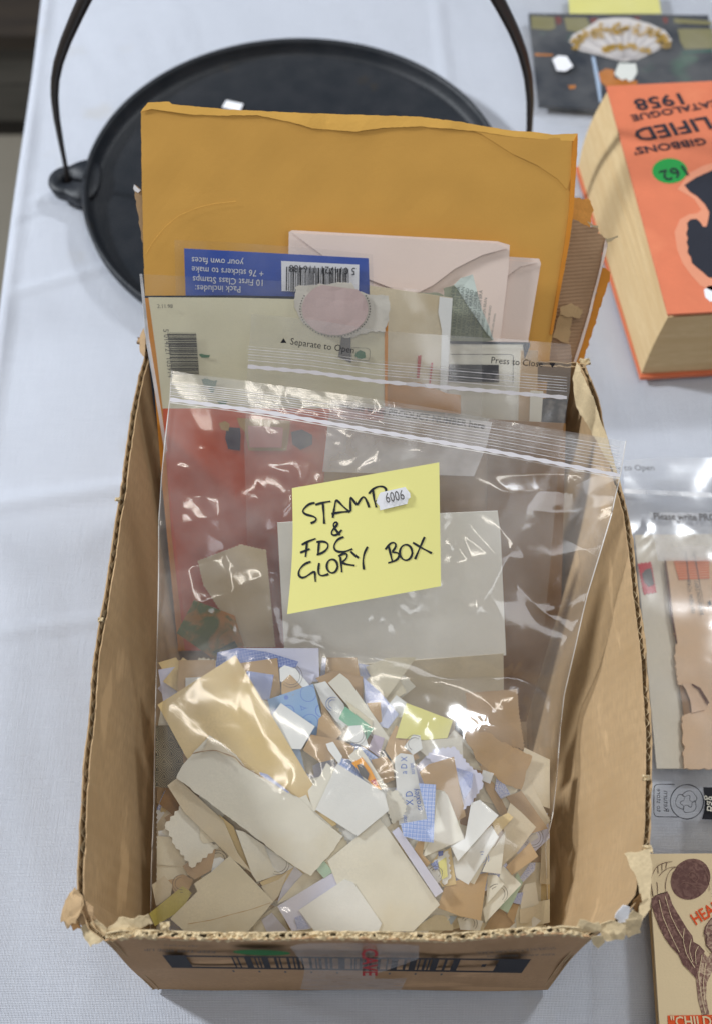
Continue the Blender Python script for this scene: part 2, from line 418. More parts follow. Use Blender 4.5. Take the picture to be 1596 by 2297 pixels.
M_speckd = pattern('blue_speckle_dense', 'speckle', (196, 202, 226), (84, 108, 188), 1.5)
M_plaid = pattern('blue_plaid', 'plaid', (146, 168, 222), (214, 222, 242), 1.9)
M_plaidd = pattern('blue_crosshatch', 'plaid', (96, 116, 176), (160, 170, 206), 2.2)
M_rings = pattern('blue_rings', 'rings', (146, 178, 214), (98, 128, 205))
M_waves = pattern('arc_pattern', 'waves', (60, 56, 50), (178, 166, 136))
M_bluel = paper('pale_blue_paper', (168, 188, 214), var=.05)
M_blue = paper('blue_card', (62, 90, 172), var=.05, rough=.4)
M_red = paper('red_card', (208, 92, 54), var=.06, rough=.5)
M_sage = paper('pale_green_card', (216, 209, 180), var=.05, rough=.5)
M_orange = paper('orange_edge', (214, 140, 52), var=.08)
M_navy = paper('dark_navy', (44, 48, 58), var=.2)
M_blueink = paper('blue_ink', (70, 110, 190), var=.05, bump=0)
M_redink = paper('red_ink', (196, 70, 64), var=.2, bump=0)
M_stick = paper('sticker_white', (236, 236, 240), var=.02, rough=.5)
M_film1 = film('bag_film', .09, .11, bump=.42, bscale=70)
M_film2 = film('bag_film_back', .11, .15, bump=.25, bscale=35)
M_film3 = film('sleeve_film', .05, .12, bump=.25, bscale=30, gl=.7)
M_zip = film('zip_strip', .42, .22, bump=.2, hz=(.95, .94, .95))
M_panel = film('write_on_panel', .36, .3, bump=.1, hz=(.93, .90, .90), gl=.5)
M_tape = film('packing_tape', .10, .2, bump=.25, bscale=160, hz=(.85, .8, .8))
# ---------------------------------------------------------------- setting
def floor_m():
    m, nt, b = nmat('concrete_floor'); co = coords(nt)
    c = mixc(nt, ramp(nt, tex(nt, co, 3, 6), .3, .7), (.20, .175, .135), (.28, .25, .20))
    nt.links.new(c, b.inputs['Base Color']); b.inputs['Roughness'].default_value = .7; return m
setp(mk('floor', [(-6, -4, -.75), (6, -4, -.75), (6, 8, -.75), (-6, 8, -.75)], [[0, 1, 2, 3]], floor_m()), kind='structure')
cr = thing('wooden_chest', 'dark brown wooden chest standing on the floor left of the table', 'chest', (-1.05, 2.0, -.75))
def woodm(name, a, bb):
    m, nt, b = nmat(name); co = coords(nt)
    c = mixc(nt, ramp(nt, tex(nt, co, 6, 6, stretch=(1, 9, 9)), .3, .7), a, bb); nt.links.new(c, b.inputs['Base Color']); b.inputs['Roughness'].default_value = .6; return m
M_w1 = woodm('dark_wood', (.020, .014, .010), (.05, .035, .022)); M_w2 = woodm('grey_wood', (.06, .055, .045), (.10, .09, .075))
M_w3 = woodm('shadowed_wood', (.03, .025, .02), (.02, .016, .012))
x0, x1, y0, y1 = -1.6, -.42, 1.60, 2.6
def block(name, a, b2, mat, par, bev=.0):
    x0, y0, z0 = a; x1, y1, z1 = b2
    return prism(name, [(x0, y0, z0), (x1, y0, z0), (x1, y1, z0), (x0, y1, z0)], z1-z0, mat, par)
block('plinth', (x0, y0+.01, -.75), (x1, y1, -.71), M_w3, cr)
for i in range(2): block('front_board', (x0, y0, -.71+.075*i), (x1, y0+.02, -.638+.075*i), M_w2, cr)
for i in range(5): block('lid_board', (x0-.01, y0-.01+.2*i, -.56), (x1+.01, y0+.185+.2*i, -.535), M_w1, cr)
block('side_board', (x0, y0+.02, -.71), (x1, y1, -.56), M_w1, cr)
# tablecloth with its hanging side
ea = PZ(100, 0); eb = PZ(0, 740); ke = (ea.x-eb.x)/(ea.y-eb.y)
creases = [(PZ(0, 1125), PZ(275, 1085), .0016, .006), (PZ(0, 1415), PZ(230, 1385), .001, .004), (PZ(60, 640), PZ(330, 560), .0012, .003),
           (PZ(50, 450), PZ(200, 415), .0010, .0025), (PZ(980, 0), PZ(1010, 240), .0011, .005), (PZ(1290, 1250), PZ(1596, 1235), .001, .004), (PZ(640, 2250), PZ(780, 2297), .001, .003)]
def cloth_z(x, y):
    p = Vector((x*7, y*7, 1.7)); z = -.0042+.0024*noise.noise(p)+.0011*noise.noise(p*2.7)+.0005*noise.noise(Vector((x*60+y*20, y*14, 8)))
    z += .0030*abs(noise.noise(Vector((x*3.1+y*9, y*5-x*4, 4))))
    for a, b_, h, wd in creases:
        d = (b_-a); t = ((x-a.x)*d.x+(y-a.y)*d.y)/d.length_squared
        e = max(0, -t, t-1)*d.length; q = ((x-a.x)*d.y-(y-a.y)*d.x)/d.length
        z += h*1.9*math.exp(-(q/wd)**2-(e/.12)**2)
    return min(z, -.0003) if (x > -.13 and x < .13 and .06 < y < .46) else min(z, 0)
cl = []
def clothf(u, v):
    y = -.35+v*2.3; ex_ = eb.x+(y-eb.y)*ke; s = -.55+(u**1.0)*1.75
    if s < 0:
        fold = .012*math.sin(y*21)+.008*noise.noise(Vector((y*6, s*3, 2)))
        k = min(1, -s/.1); return Vector((ex_-.004-fold*k-.01*k, y, s-.001))
    return Vector((ex_+s, y, cloth_z(ex_+s, y) if s > .008 else -.001*(1-s/.008)+cloth_z(ex_+s, y)*s/.008))
cloth = grid_mesh('tablecloth', clothf, 420, 520, M_cloth)
setp(cloth, 'white cotton tablecloth with faint creases covering the whole table', 'tablecloth')
# ---------------------------------------------------------------- griddle pan
pc = Vector((-.0466, .683, 0)); PR = .1635
pan = thing('griddle_pan', 'round black cast iron griddle with tall hoop handle behind the box', 'griddle', pc)
prof = [(0, .004), (.05, .0042), (.10, .0045), (PR-.010, .0055), (PR-.006, .0085), (PR-.0045, .0150), (PR-.003, .0175), (PR-.001, .0180), (PR, .0165), (PR-.001, .008), (PR-.004, .002), (PR-.01, .0008), (0, .0008)]
n = 128; vs = []; fs = []
for r, z in prof:
    for k in range(n): a = 2*math.pi*k/n; vs.append(pc+Vector((r*math.cos(a), r*math.sin(a), z)))
for i in range(len(prof)-1):
    for k in range(n): fs.append([i*n+k, i*n+(k+1) % n, (i+1)*n+(k+1) % n, (i+1)*n+k])
mk('pan_body', vs, fs, M_iron, pan, smooth=True)
def ear(px, sgn):
    hc = Vector((pc.x+sgn*.1765, pc.y, 0)); vs = []; fs = []; n = 40
    for k in range(n):
        a = 2*math.pi*k/n; dx, dy = math.cos(a), math.sin(a)
        q = dx*-sgn; out = .0150 if q <= 0 else min(.026/max(q, .01), .0150+.012*q*q)
        o = Vector((dx*out, dy*out*(1+.7*max(q, 0)), 0)); i_ = Vector((dx*.0052, dy*.0052, 0))
        vs += [hc+o*.86+Vector((0, 0, .003)), hc+o+Vector((0, 0, .0115)), hc+o*.95+Vector((0, 0, .0135)), hc+i_+Vector((0, 0, .0135)), hc+i_+Vector((0, 0, .003))]
    for k in range(n):
        k2 = (k+1) % n
        for j in range(5): fs.append([k*5+j, k2*5+j, k2*5+(j+1) % 5, k*5+(j+1) % 5])
    return mk('ear', vs, fs, M_iron, pan, smooth=True)
ear(None, -1); ear(None, 1)
def PY(px, py, Y):
    r = ray(px, py); return Vector((0, 0, CH))+r*(Y/r.y)
L = [(152, 370), (135, 315), (122, 260), (118, 210), (119, 180), (125, 150), (140, 90), (170, 35), (200, 0)]
R_ = [(1112, 10), (1134, 30), (1150, 57), (1175, 110), (1191, 170), (1194, 220), (1188, 268)]
pl = [Vector((pc.x-.1765, pc.y, .006)), Vector((pc.x-.1775, pc.y, .014))]+[PY(x, y, pc.y) for x, y in L]
pr = [PY(x, y, pc.y) for x, y in R_]+[Vector((pc.x+.177, pc.y, .035)), Vector((pc.x+.1765, pc.y, .006))]
a, b2 = pl[-1], pr[0]; mid = []
for k in range(1, 14):
    t = k/14; g = math.pi*(1-t); cx_ = (a.x+b2.x)/2; rx = (b2.x-a.x)/2
    mid.append(Vector((cx_+rx*math.cos(g), pc.y, a.z+(b2.z-a.z)*t+.055*math.sin(g)**.8)))
allp = pl+mid+pr
for _ in range(3): allp = [allp[0]]+[(allp[i-1]+allp[i]*2+allp[i+1])/4 for i in range(1, len(allp)-1)]+[allp[-1]]
cvf = curve(allp); P_ = [cvf(i/90) for i in range(91)]
rad = [.0018+.0030*min(1, max(0, (min(i, 90-i)-4)/22)) for i in range(91)]
tube('handle', P_, rad, M_bail, pan, n=12)
psheet('price_sticker', [(508, 224), (546, 232), (538, 250), (498, 240)], flat(.0062), M_stick, parent=None)
o = bpy.data.objects['price_sticker']; setp(o, 'small white price sticker on the black griddle behind the envelope', 'sticker')
# ---------------------------------------------------------------- cardboard box
BX = Vector((0, .26, 0)); box = thing('cardboard_box', 'open brown cardboard box full of stamps and envelopes, flaps torn off', 'box', BX)
RIM = .128; T = .0034
def liner(name, fo, nu, nv, off, th, mat, par, jag=.0006, seed=0):
    """fo(u,v)->point,outward normal"""
    vs = []; fs = []; uv = []
    for s in (0, 1):
        for j in range(nv+1):
            for i in range(nu+1):
                u, v = i/nu, j/nv; p, n_ = fo(u, v); q = p+n_*(off+th*s)
                if j == nv: q.z += jag*(noise.noise(Vector((i*.45, seed, 0)))*1.6+noise.noise(Vector((i*.13, seed+5, 0)))*2)
                q += n_*.0012*noise.noise(Vector((q.x*22, q.y*22, q.z*22)))*(1 if s else 1)
                vs.append(q); uv.append((u, v))
    m = (nu+1)*(nv+1); idx = lambda s, i, j: s*m+j*(nu+1)+i
    for s in (0, 1):
        for j in range(nv):
            for i in range(nu): fs.append([idx(s, i, j), idx(s, i+1, j), idx(s, i+1, j+1), idx(s, i, j+1)])
    for i in range(nu): fs.append([idx(0, i, nv), idx(0, i+1, nv), idx(1, i+1, nv), idx(1, i, nv)]); 
    for i in (0, nu):
        for j in range(nv): fs.append([idx(0, i, j), idx(0, i, j+1), idx(1, i, j+1), idx(1, i, j)])
    return mk(name, vs, fs, mat, par, uv, smooth=False)
def wall(bot, top, outw, jag, seed, mat_in, mat_out, bow=0, waves=None, nu=140):
    bc, tc = curve(bot), curve(top)
    def fo(u, v):
        p = bc(u).lerp(tc(u), v); n_ = Vector(outw); return p+n_*bow*math.sin(math.pi*v)*math.sin(math.pi*u), n_
    w_ = liner('wall', fo, nu, 8, -T, .0006, mat_in, box, jag, seed)
    liner('outer_liner', fo, nu, 8, -.0006, .0006, mat_out, w_, jag*1.2, seed+3)
    L = sum((Vector(b_)-Vector(a_)).length for a_, b_ in zip(top, top[1:])); nw = waves or int(L/.0068); N_ = nw*8
    vs = []; fs = []
    for i in range(N_+1):
        u = i/N_; sft = math.sin(u*nw*2*math.pi+.6*noise.noise(Vector((i*.05, seed, 3))))
        for v in (.55, .93, 1):
            p, n_ = fo(u, v); q = p+n_*(-T/2+sft*(T/2-.0007))
            if v == 1: q.z += -.0001+jag*1.3*noise.noise(Vector((i*.3, seed+1, 7)))
            q += n_*.0012*noise.noise(Vector((q.x*22, q.y*22, q.z*22)))
            vs.append(q)
    for i in range(N_): fs += [[i*3, i*3+3, i*3+4, i*3+1], [i*3+1, i*3+4, i*3+5, i*3+2]]
    mk('fluting', vs, fs, M_fl2, w_)
    return w_, fo
Lr = [(322, 770), (323, 800), (308, 858), (294, 932), (272, 1082), (246, 1244), (229, 1350), (209, 1486), (193, 1640), (181, 1800), (173, 1930), (172, 2010), (198, 2085), (236, 2112)]
Rr = [(1309, 815), (1325, 850), (1357, 960), (1394, 1094), (1409, 1150), (1424, 1261), (1434, 1346), (1446, 1449), (1454, 1551), (1462, 1654), (1462, 1760), (1460, 1843), (1455, 1920), (1436, 2010), (1395, 2062), (1321, 2102)]
ltop = [PZ(x, y, RIM) for x, y in Lr]; rtop = [PZ(x, y, RIM) for x, y in Rr]
fl, fr_ = PZ(342, 2214), PZ(1228, 2228); fl.y = fr_.y = .0985
wL = wall([(-.101, .435, 0), (fl.x, fl.y, 0)], ltop, (-1, 0, 0), .0009, 2, M_box, M_box)
wR = wall([(.104, .435, 0), (fr_.x, fr_.y, 0)], rtop, (1, 0, 0), .0009, 9, M_box, M_box, waves=58)
wB = wall([(.104, .435, 0), (-.101, .435, 0)], [tuple(rtop[0]), tuple(ltop[0])], (0, 1, 0), .0006, 14, M_box, M_box)
ftx = [(236, 2112), (300, 2106), (450, 2111), (650, 2108), (800, 2109), (937, 2107), (1000, 2111), (1118, 2102), (1250, 2096), (1321, 2102)]
ftop = [PZ(x, y, RIM) for x, y in ftx]
wF = wall([(fl.x, .0985, 0), (fr_.x, .0985, 0)], ftop, (0, -1, 0), .0016, 21, M_flute, M_boxf)
bp_ = [(-.101, .431, .003), (.103, .431, .003), (fr_.x-.003, .102, .003), (fl.x+.003, .102, .003)]
sheet('base', bp_, M_box, parent=box, step=.05, thick=.003)
# crushed pale edge along the front rim, with small holes left by the flutes
def crushed(fo, nu, seed, par):
    rr = random.Random(seed); vs = []; fs = []; nv = 7
    for i in range(nu+1):
        for j in range(nv+1):
            p, n_ = fo(i/nu, 1); t = j/nv; q = p-n_*T*(1-t)*1.0+n_*.0002
            q += n_*.0012*noise.noise(Vector((q.x*22, q.y*22, q.z*22)))
            q.z += .0003+.0016*noise.noise(Vector((i*.35, j*.6, seed)))+.0010*noise.noise(Vector((i*.08, 0, seed+4))); q += n_*.0009*noise.noise(Vector((i*.25, j, seed+9)))
            if j in (0, nv): q.z -= .0018
            vs.append(q)
    for i in range(nu):
        hole = noise.noise(Vector((i*.16, 3, seed))) > .08 and noise.noise(Vector((i*.03, 9, seed))) > -.12
        for j in range(nv):
            if hole and j in (2, 3): continue
            fs.append([i*(nv+1)+j, (i+1)*(nv+1)+j, (i+1)*(nv+1)+j+1, i*(nv+1)+j+1])
    mk('crushed_edge', vs, fs, M_flute, par)
crushed(wF[1], 420, 3, wF[0])
# torn crushed corners
def crumb(name, c, r, mat, seed, par, el=(1, 1, 1), flatn=.35):
    rr = random.Random(seed); vs = []; fs = []; nu_, nv_ = 7, 6
    for j in range(nv_+1):
        for i in range(nu_+1):
            p = Vector(((i/nu_-.5)*2*el[0], (j/nv_-.5)*2*el[1], 0))
            p.z = (abs(noise.noise(p*1.3+Vector((seed, 0, 0))))*1.8+noise.noise(p*3+Vector((0, seed, 0)))*.4)*el[2]
            p.x += .3*noise.noise(p*2+Vector((5, seed, 1))); p.y += .3*noise.noise(p*2+Vector((1, 5, seed)))
            vs.append(Vector(c)+p*r)
    m = len(vs); vs += [v-Vector((0, 0, .0006)) for v in vs]
    for j in range(nv_):
        for i in range(nu_):
            q = [j*(nu_+1)+i, j*(nu_+1)+i+1, (j+1)*(nu_+1)+i+1, (j+1)*(nu_+1)+i]; fs += [q, [k+m for k in q[::-1]]]
    return mk(name, vs, fs, mat, par)
def shred(px, mat, rag=.0009, cr=.0035, thick=.0005):
    return sheet('torn_liner', [PZ(*p) for p in px], mat, parent=box, step=.0025, rag=rag, thick=thick, disp=crumple(cr, 75, px[0][0]*.01))
shred([(140, 2062, .120), (158, 2012, .126), (176, 1996, .130), (186, 2030, .131), (176, 2072, .127), (152, 2084, .121)], M_box)
shred([(164, 2058, .124), (186, 2028, .132), (204, 2040, .133), (216, 2072, .128), (190, 2090, .125)], M_brown)
shred([(176, 2086, .124), (212, 2066, .131), (236, 2086, .129), (230, 2112, .126), (205, 2124, .121), (188, 2112, .122)], M_flute)
shred([(238, 2090, .128), (262, 2070, .132), (300, 2066, .132), (330, 2060, .134), (342, 2076, .130), (300, 2090, .129), (260, 2104, .128)], M_flute)
shred([(150, 2040, .118), (166, 2050, .121), (172, 2088, .117), (156, 2092, .113), (146, 2070, .114)], M_dbrown)
shred([(1392, 2072, .129), (1418, 2040, .132), (1438, 2052, .130), (1436, 2092, .125), (1408, 2104, .124)], M_flute)
shred([(1378, 2060, .131), (1396, 2032, .135), (1412, 2036, .134), (1408, 2062, .131), (1388, 2078, .129)], M_stick, cr=.001)
shred([(1415, 2030, .127), (1434, 2002, .129), (1441, 2040, .126), (1432, 2074, .122)], M_dbrown)
shred([(1336, 2086, .129), (1370, 2068, .132), (1404, 2078, .130), (1396, 2106, .126), (1352, 2108, .127)], M_flute)
shred([(1290, 2090, .129), (1300, 2064, .132), (1340, 2066, .132), (1352, 2092, .129)], M_flute)
for i, (x, y, z, r, mt) in enumerate([(370, 2078, .129, .002, M_flute), (320, 765, .126, .003, M_brown), (1310, 812, .126, .003, M_flute), (1448, 1745, .130, .0016, M_flute), (1452, 1905, .129, .002, M_flute), (226, 1390, .129, .0014, M_flute), (264, 1120, .129, .0014, M_flute)]):
    crumb('torn_scrap', PZ(x, y, z), r, mt, i+3, box, (1, .8, .6))
# torn flaps
sheet('torn_flap', [PZ(x, y, z) for x, y, z in [(1283, 850, .128), (1296, 826, .134), (1312, 812, .136), (1332, 880, .137), (1362, 985, .136), (1396, 1090, .131), (1370, 1040, .129), (1338, 980, .126), (1300, 910, .122)]], M_flute, parent=box, step=.005, rag=.0006, disp=crumple(.001, 60))
sheet('torn_flap', [PZ(x, y, z) for x, y, z in [(1399, 1915, .131), (1425, 1912, .133), (1455, 1905, .131), (1462, 1960, .130), (1458, 2040, .128), (1432, 2075, .124), (1434, 2010, .127), (1425, 1965, .130)]], M_flute, parent=box, step=.004, rag=.0006, disp=crumple(.001, 60))
sheet('torn_flap', [PZ(x, y, z) for x, y, z in [(1322, 2104, .128), (1352, 2100, .128), (1356, 2116, .124), (1340, 2128, .121), (1330, 2120, .123)]], M_flute, parent=box, step=.004, rag=.0006, disp=crumple(.001, 60))
sheet('torn_flap', [PZ(x, y, z) for x, y, z in [(136, 2070, .122), (150, 2020, .124), (166, 1990, .128), (180, 2010, .131), (184, 2050, .130), (160, 2068, .126)]], M_box, parent=box, step=.004, rag=.0008, disp=crumple(.003, 90))
sheet('torn_flap', [PZ(x, y, z) for x, y, z in [(314, 752, .130), (322, 735, .133), (327, 770, .131), (322, 800, .129), (316, 790, .127)]], M_brown, parent=box, step=.004, rag=.0008, disp=crumple(.001, 90))
# print on the front wall
FF = lambda x, y: (y-.0968)*500
z6 = lambda x, y: (280.4+x/4.066, 2047+y/4.066)
z3p = lambda x, y: (616.9+x/4.378, 2047+y/4.378)
z4p = lambda x, y: (981.4+x/4.378, 2047+y/4.378)
def fquad(name, q, mat, off=0): return mk(name, [PS(x, y, FF)+Vector((0, -off, 0)) for x, y in q], [[0, 1, 2, 3]], mat, wF[0])
A, B_, C_, D_ = z6(340, 388), z4p(915, 458), z4p(820, 595), z6(430, 505)
def on(q, u, v): p = bilin([(*k, 0) for k in q], u, v); return (p.x, p.y)
BQ = [A, B_, C_, D_]
def strip(u0, u1, v0, v1, off=.0001): return [PS(*on(BQ, u, v), FF)+Vector((0, -off, 0)) for u, v in ((u0, v0), (u1, v0), (u1, v1), (u0, v1))]
vs = []; fs = []
def addq(q): fs.append([len(vs)+k for k in range(4)]); vs.extend(q)
for v0, v1 in ((0, .12), (.88, 1)):
    for k in range(10): addq(strip(k/10, (k+1)/10, v0, v1))
addq(strip(0, .062, .12, .88)); addq(strip(.915, 1, .12, .88)); addq(strip(.875, .887, .4, .6))
rr = random.Random(4); u = .185
while u < .80:
    bw = rr.choice((.005, .005, .008, .018)); addq(strip(u, u+bw, .12, .88)); u += bw+rr.choice((.005, .009, .016))
mk('printed_barcode', vs, fs, M_ink, wF[0])
vs = []; fs = []
for k in range(9): 
    q = strip(.17+.075*k, .176+.075*k, 1.12, 1.25); addq(q)
mk('printed_digits', vs, fs, M_grey, wF[0])
def blurtext(s_, a, b_, mat, hk=1): lettering(s_, tuple(PS(*a, FF)), tuple(PS(*b_, FF)), FF, mat, wF[0], 'printed_text', hk=hk*2.2, nd=(0, -1, 0), off=.0002)
blurtext('NET WT 500 G', z6(660, 300), z6(360, 290), M_grey); blurtext('KEEP THIS SIDE UP', z6(830, 350), z6(180, 325), M_grey)
blurtext('STORE IN A COOL DRY PLACE', z4p(1140, 335), z4p(370, 385), M_grey, 1.3); blurtext('KEEP AWAY FROM SUN', z4p(1140, 400), z4p(480, 420), M_grey)
g = [z6(985+262*(1-math.cos(t)), 357-0-26*math.sin(t)+14*(1-math.cos(t))*.5) for t in [2*math.pi*k/24 for k in range(24)]]
mk('marker_scribble', [PS(x, y, FF)+Vector((0, -.0002, 0)) for x, y in g], [list(range(24))], paper('green_marker', (24, 120, 50), var=.3), wF[0])
tp = [z3p(150, 325), z3p(270, 290), z3p(850, 285), z3p(1410, 310), z3p(1405, 440), z3p(1200, 520), z3p(990, 590), z3p(970, 640), z3p(1290, 635), z3p(1225, 772), z3p(700, 760), z3p(250, 742), z3p(285, 590), z3p(290, 520), z3p(220, 420)]
sheet('packing_tape', [PS(x, y, FF)+Vector((0, -.0006, 0)) for x, y in tp], M_tape, parent=wF[0], step=.003, thick=.00008, disp=crumple(.0004, 200))
lettering('CAVE', tuple(PS(*z3p(850, 320), FF)), tuple(PS(*z3p(860, 590), FF)), FF, paper('red_print', (176, 26, 34), var=.1), wF[0], 'tape_lettering', nd=(0, -1, 0), off=.0016, bold=True, hk=.36)
# ---------------------------------------------------------------- things at the right of the table
zr = lambda x, y: (1093.6+x/3.176, y/3.176)
z7 = lambda x, y: (1346+x/3.414, 1009.4+y/3.414)
z7b = lambda x, y: (1233.9+x/4.405, 448.6+y/4.405)
z8 = lambda x, y: (1346+x/3.738, 1682.4+y/3.738)
# picture card with a fan, in a clear sleeve
F6 = flat(.006)
card = thing('picture_card', 'dark glossy picture card of a white and gold fan, in a clear sleeve', 'picture card', PZ(1380, 130, .001))
M_pic, nt, b = nmat('dark_picture'); co = coords(nt)
c = mixc(nt, ramp(nt, tex(nt, co, 16, 6), .42, .62), (.018, .024, .036), (.045, .05, .06))
c = mixc(nt, ramp(nt, tex(nt, co, 26, 5), .60, .72), c, (.05, .11, .08)); nt.links.new(c, b.inputs['Base Color']); b.inputs['Roughness'].default_value = .3
M_olive = paper('olive_print', (132, 126, 84), var=.1, rough=.4); M_dred = paper('dark_red_print', (120, 44, 38), var=.2, rough=.4)
M_gold = paper('gold_print', (216, 170, 50), var=.25, rough=.3); M_fan = paper('fan_white', (214, 208, 205), var=.06, rough=.4); M_or2 = paper('amber_print', (200, 120, 36), var=.25)
M_pale2 = paper('pleat_grey', (176, 170, 172), var=.05)
cardpx = [zr(288, 92), zr(1570, 105), zr(1640, 640), zr(1000, 790), zr(360, 745)]
psheet('card_face', cardpx, F6, M_pic, thick=.003, parent=card, step=.02)
def prt(name, pts, mat, fn, par, off=.0004, z=zr, **k):
    return sheet(name, [PS(*z(x, y), fn)+Vector((0, 0, off)) for x, y in pts], mat, parent=par, thick=.0001, step=k.pop('step', .01), **k)
M_ol2 = M_olive
for q, m in (([(305, 112), (470, 122), (480, 200), (440, 215), (310, 205)], M_olive), ([(540, 125), (700, 125), (735, 200), (640, 230), (560, 215)], M_olive), ([(1350, 205), (1600, 205), (1610, 345), (1400, 350), (1370, 300)], M_olive), ([(1320, 130), (1590, 150), (1600, 178), (1330, 165)], M_olive),
             ([(475, 118), (520, 120), (525, 165), (490, 180)], M_dred), ([(725, 130), (780, 128), (760, 175), (735, 170)], M_dred), ([(1030, 120), (1080, 118), (1075, 150)], M_dred), ([(1240, 125), (1280, 122), (1280, 165), (1255, 168)], M_dred),
             ([(330, 380), (460, 385), (460, 400), (335, 398)], M_or2), ([(570, 610), (620, 605), (625, 630), (580, 635)], M_or2), ([(1380, 365), (1600, 350), (1600, 372), (1390, 385)], paper('teal_print', (40, 90, 80), var=.2)),
             ([(785, 520), (840, 488), (895, 500), (900, 560), (1062, 575), (1062, 605), (850, 625), (800, 580)], M_or2)):
    prt('printed_patch', q, m, F6, card)
prt('printed_fan', [(575, 300), (600, 250), (700, 200), (790, 140), (900, 128), (1000, 130), (1150, 170), (1260, 220), (1310, 290), (1190, 370), (1060, 430), (950, 442), (800, 400), (640, 360)], M_fan, F6, card, .0007)
prt('printed_handle', [(930, 452), (1052, 455), (1062, 520), (1030, 575), (1000, 582), (980, 560), (955, 575), (925, 555), (898, 530)], paper('bone_print', (226, 228, 222), var=.03), F6, card, .0007)
vs = []; fs = []; r = random.Random(3)
for k in range(190):
    t = r.random(); ang = math.pi*(1.0-t)
    if r.random() < .72: x = 945+350*math.cos(ang)*(1-.12*r.random()); y = 300-(150*math.sin(ang))*(1-.35*r.random())+r.random()*55
    else: x = 800+360*r.random(); y = 345-35*math.sin((x-800)/360*math.pi)+r.random()*30
    ro = r.uniform(11, 19); b0 = len(vs)
    for j in range(8):
        a = j*math.pi/4
        for rr_ in (ro, ro*.55): vs.append(PZ(*zr(x+rr_*math.cos(a), y+rr_*.85*math.sin(a)), .0075+.0003*(k % 3)))
    for j in range(8): j2 = (j+1) % 8; fs.append([b0+2*j, b0+2*j2, b0+2*j2+1, b0+2*j+1])
setp(mk('printed_beads', vs, fs, M_gold, card), kind='stuff')
ribbon('printed_pleats', [[zr(985+(x-985)*.12, 440-(440-y)*.1), zr(x, y)] for x, y in [(640, 330), (700, 270), (770, 215), (850, 180), (930, 165), (1010, 165), (1090, 185), (1160, 215), (1220, 265), (1260, 310)]], flat(.0072), 2.0, M_pale2, card)
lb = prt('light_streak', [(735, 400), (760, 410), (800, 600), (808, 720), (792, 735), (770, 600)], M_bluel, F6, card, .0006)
o = psheet('price_sticker', [zr(458, 420), zr(500, 393), zr(560, 398), zr(606, 470), zr(552, 506), zr(490, 500)], flat(.0098), M_stick, step=.01); setp(o, 'white six sided price sticker on the sleeve of the fan picture', 'sticker')
o = psheet('paper_note', [zr(570, -60), zr(1210, -60), zr(1235, 95), zr(580, 98)], flat(.0045), M_yel, step=.01); setp(o, 'pale yellow note tucked above the fan picture inside the sleeve', 'note')
def bag_sheet(name, px, zf, mat, seed, amp=.0015, sc_=28, step=.006, parent=None):
    return sheet(name, [PS(x, y, flat(zf)) for x, y in px], mat, thick=.00008, step=step, disp=lambda p: amp*abs(noise.noise(p*sc_+Vector((seed, 0, 0))))+amp*.6*noise.noise(p*sc_*2.4), parent=parent)
o = bag_sheet('clear_sleeve', [(1118, -60), (1150, 60), (1195, 258), (1225, 276), (1420, 300), (1660, 300), (1660, -60)], .0085, M_film3, 3, .0022, 16); setp(o, 'clear plastic sleeve holding the fan picture and yellow note', 'plastic sleeve')
# catalogue book
book = thing('catalogue_book', 'thick orange 1958 stamp catalogue lying upside down, with pale page edges', 'book', PZ(1560, 520, 0))
TZ = .067; A = PZ(1358, 196, TZ); B = PZ(1496, 708, TZ); up = (A-B).normalized(); rt = Vector((up.y, -up.x, 0)); W_ = .155
M_cover = paper('orange_cover', (222, 124, 88), var=.10, rough=.55, bump=.3, stain=(226, 134, 96))
def pages(name, st):
    m, nt, b = nmat(name); co = coords(nt)
    a = tex(nt, co, 14, 5, stretch=st); f2 = tex(nt, co, 130, 3, stretch=st)
    c = mixc(nt, ramp(nt, a, .35, .68), lin((222, 196, 150)), lin((206, 174, 126))); c = mixc(nt, ramp(nt, f2, .3, .75), c, lin((206, 176, 128)))
    nt.links.new(c, b.inputs['Base Color']); b.inputs['Roughness'].default_value = .8
    bp = N(nt, 'ShaderNodeBump'); bp.inputs['Strength'].default_value = .5; bp.inputs['Distance'].default_value = .0006; nt.links.new(tex(nt, co, 200, 2, stretch=st), bp.inputs['Height']); nt.links.new(bp.outputs[0], b.inputs['Normal']); return m
bt = [PZ(1296, 372, .004), PZ(1438, 838, .004)]; bl = bt[1]; bk = bt[0]
# page block: curved loft
def blockf(name, mat):
    vs = []; lev = 9; top = [A-up*.001+rt*.0012, B+up*.001+rt*.0012, B+up*.001+rt*(W_-.001), A-up*.001+rt*(W_-.001)]
    bot = [bk, bl, bl+rt*(W_+.002), bk+rt*(W_+.01)]
    for j in range(lev+1):
        t = j/lev; z = .004+(TZ-.003-.004)*t
        for k in range(4):
            p = bot[k].lerp(top[k], t); p.z = z
            if k in (0, 1): p -= rt*.0035*math.sin(math.pi*t)*(1 if k == 0 else .3)
            vs.append(p)
    fs = [[0, 1, 2, 3], [lev*4+k for k in (3, 2, 1, 0)]]+[[j*4+k, j*4+(k+1) % 4, j*4+4+(k+1) % 4, j*4+4+k] for j in range(lev) for k in range(4)]
    return mk(name, vs, fs, mat, book)
blockf('page_block', pages('book_pages', (1, 1, 11)))
prism('front_cover', [A, B, B+rt*W_, A+rt*W_], .0016, M_cover, book, top=None)
bb = [bk-rt*.002, bl-rt*.001-up*.003, bl+rt*(W_+.002)-up*.003, bk+rt*(W_+.01)]
for p in bb: p.z = .0006
prism('back_cover', bb, .003, M_cover, book)
FT = flat(TZ+.0018)
Ms = paper('cover_ink', (44, 46, 56), var=.12, bump=0)
M_pale = paper('cover_pale', (226, 150, 118), var=.06)
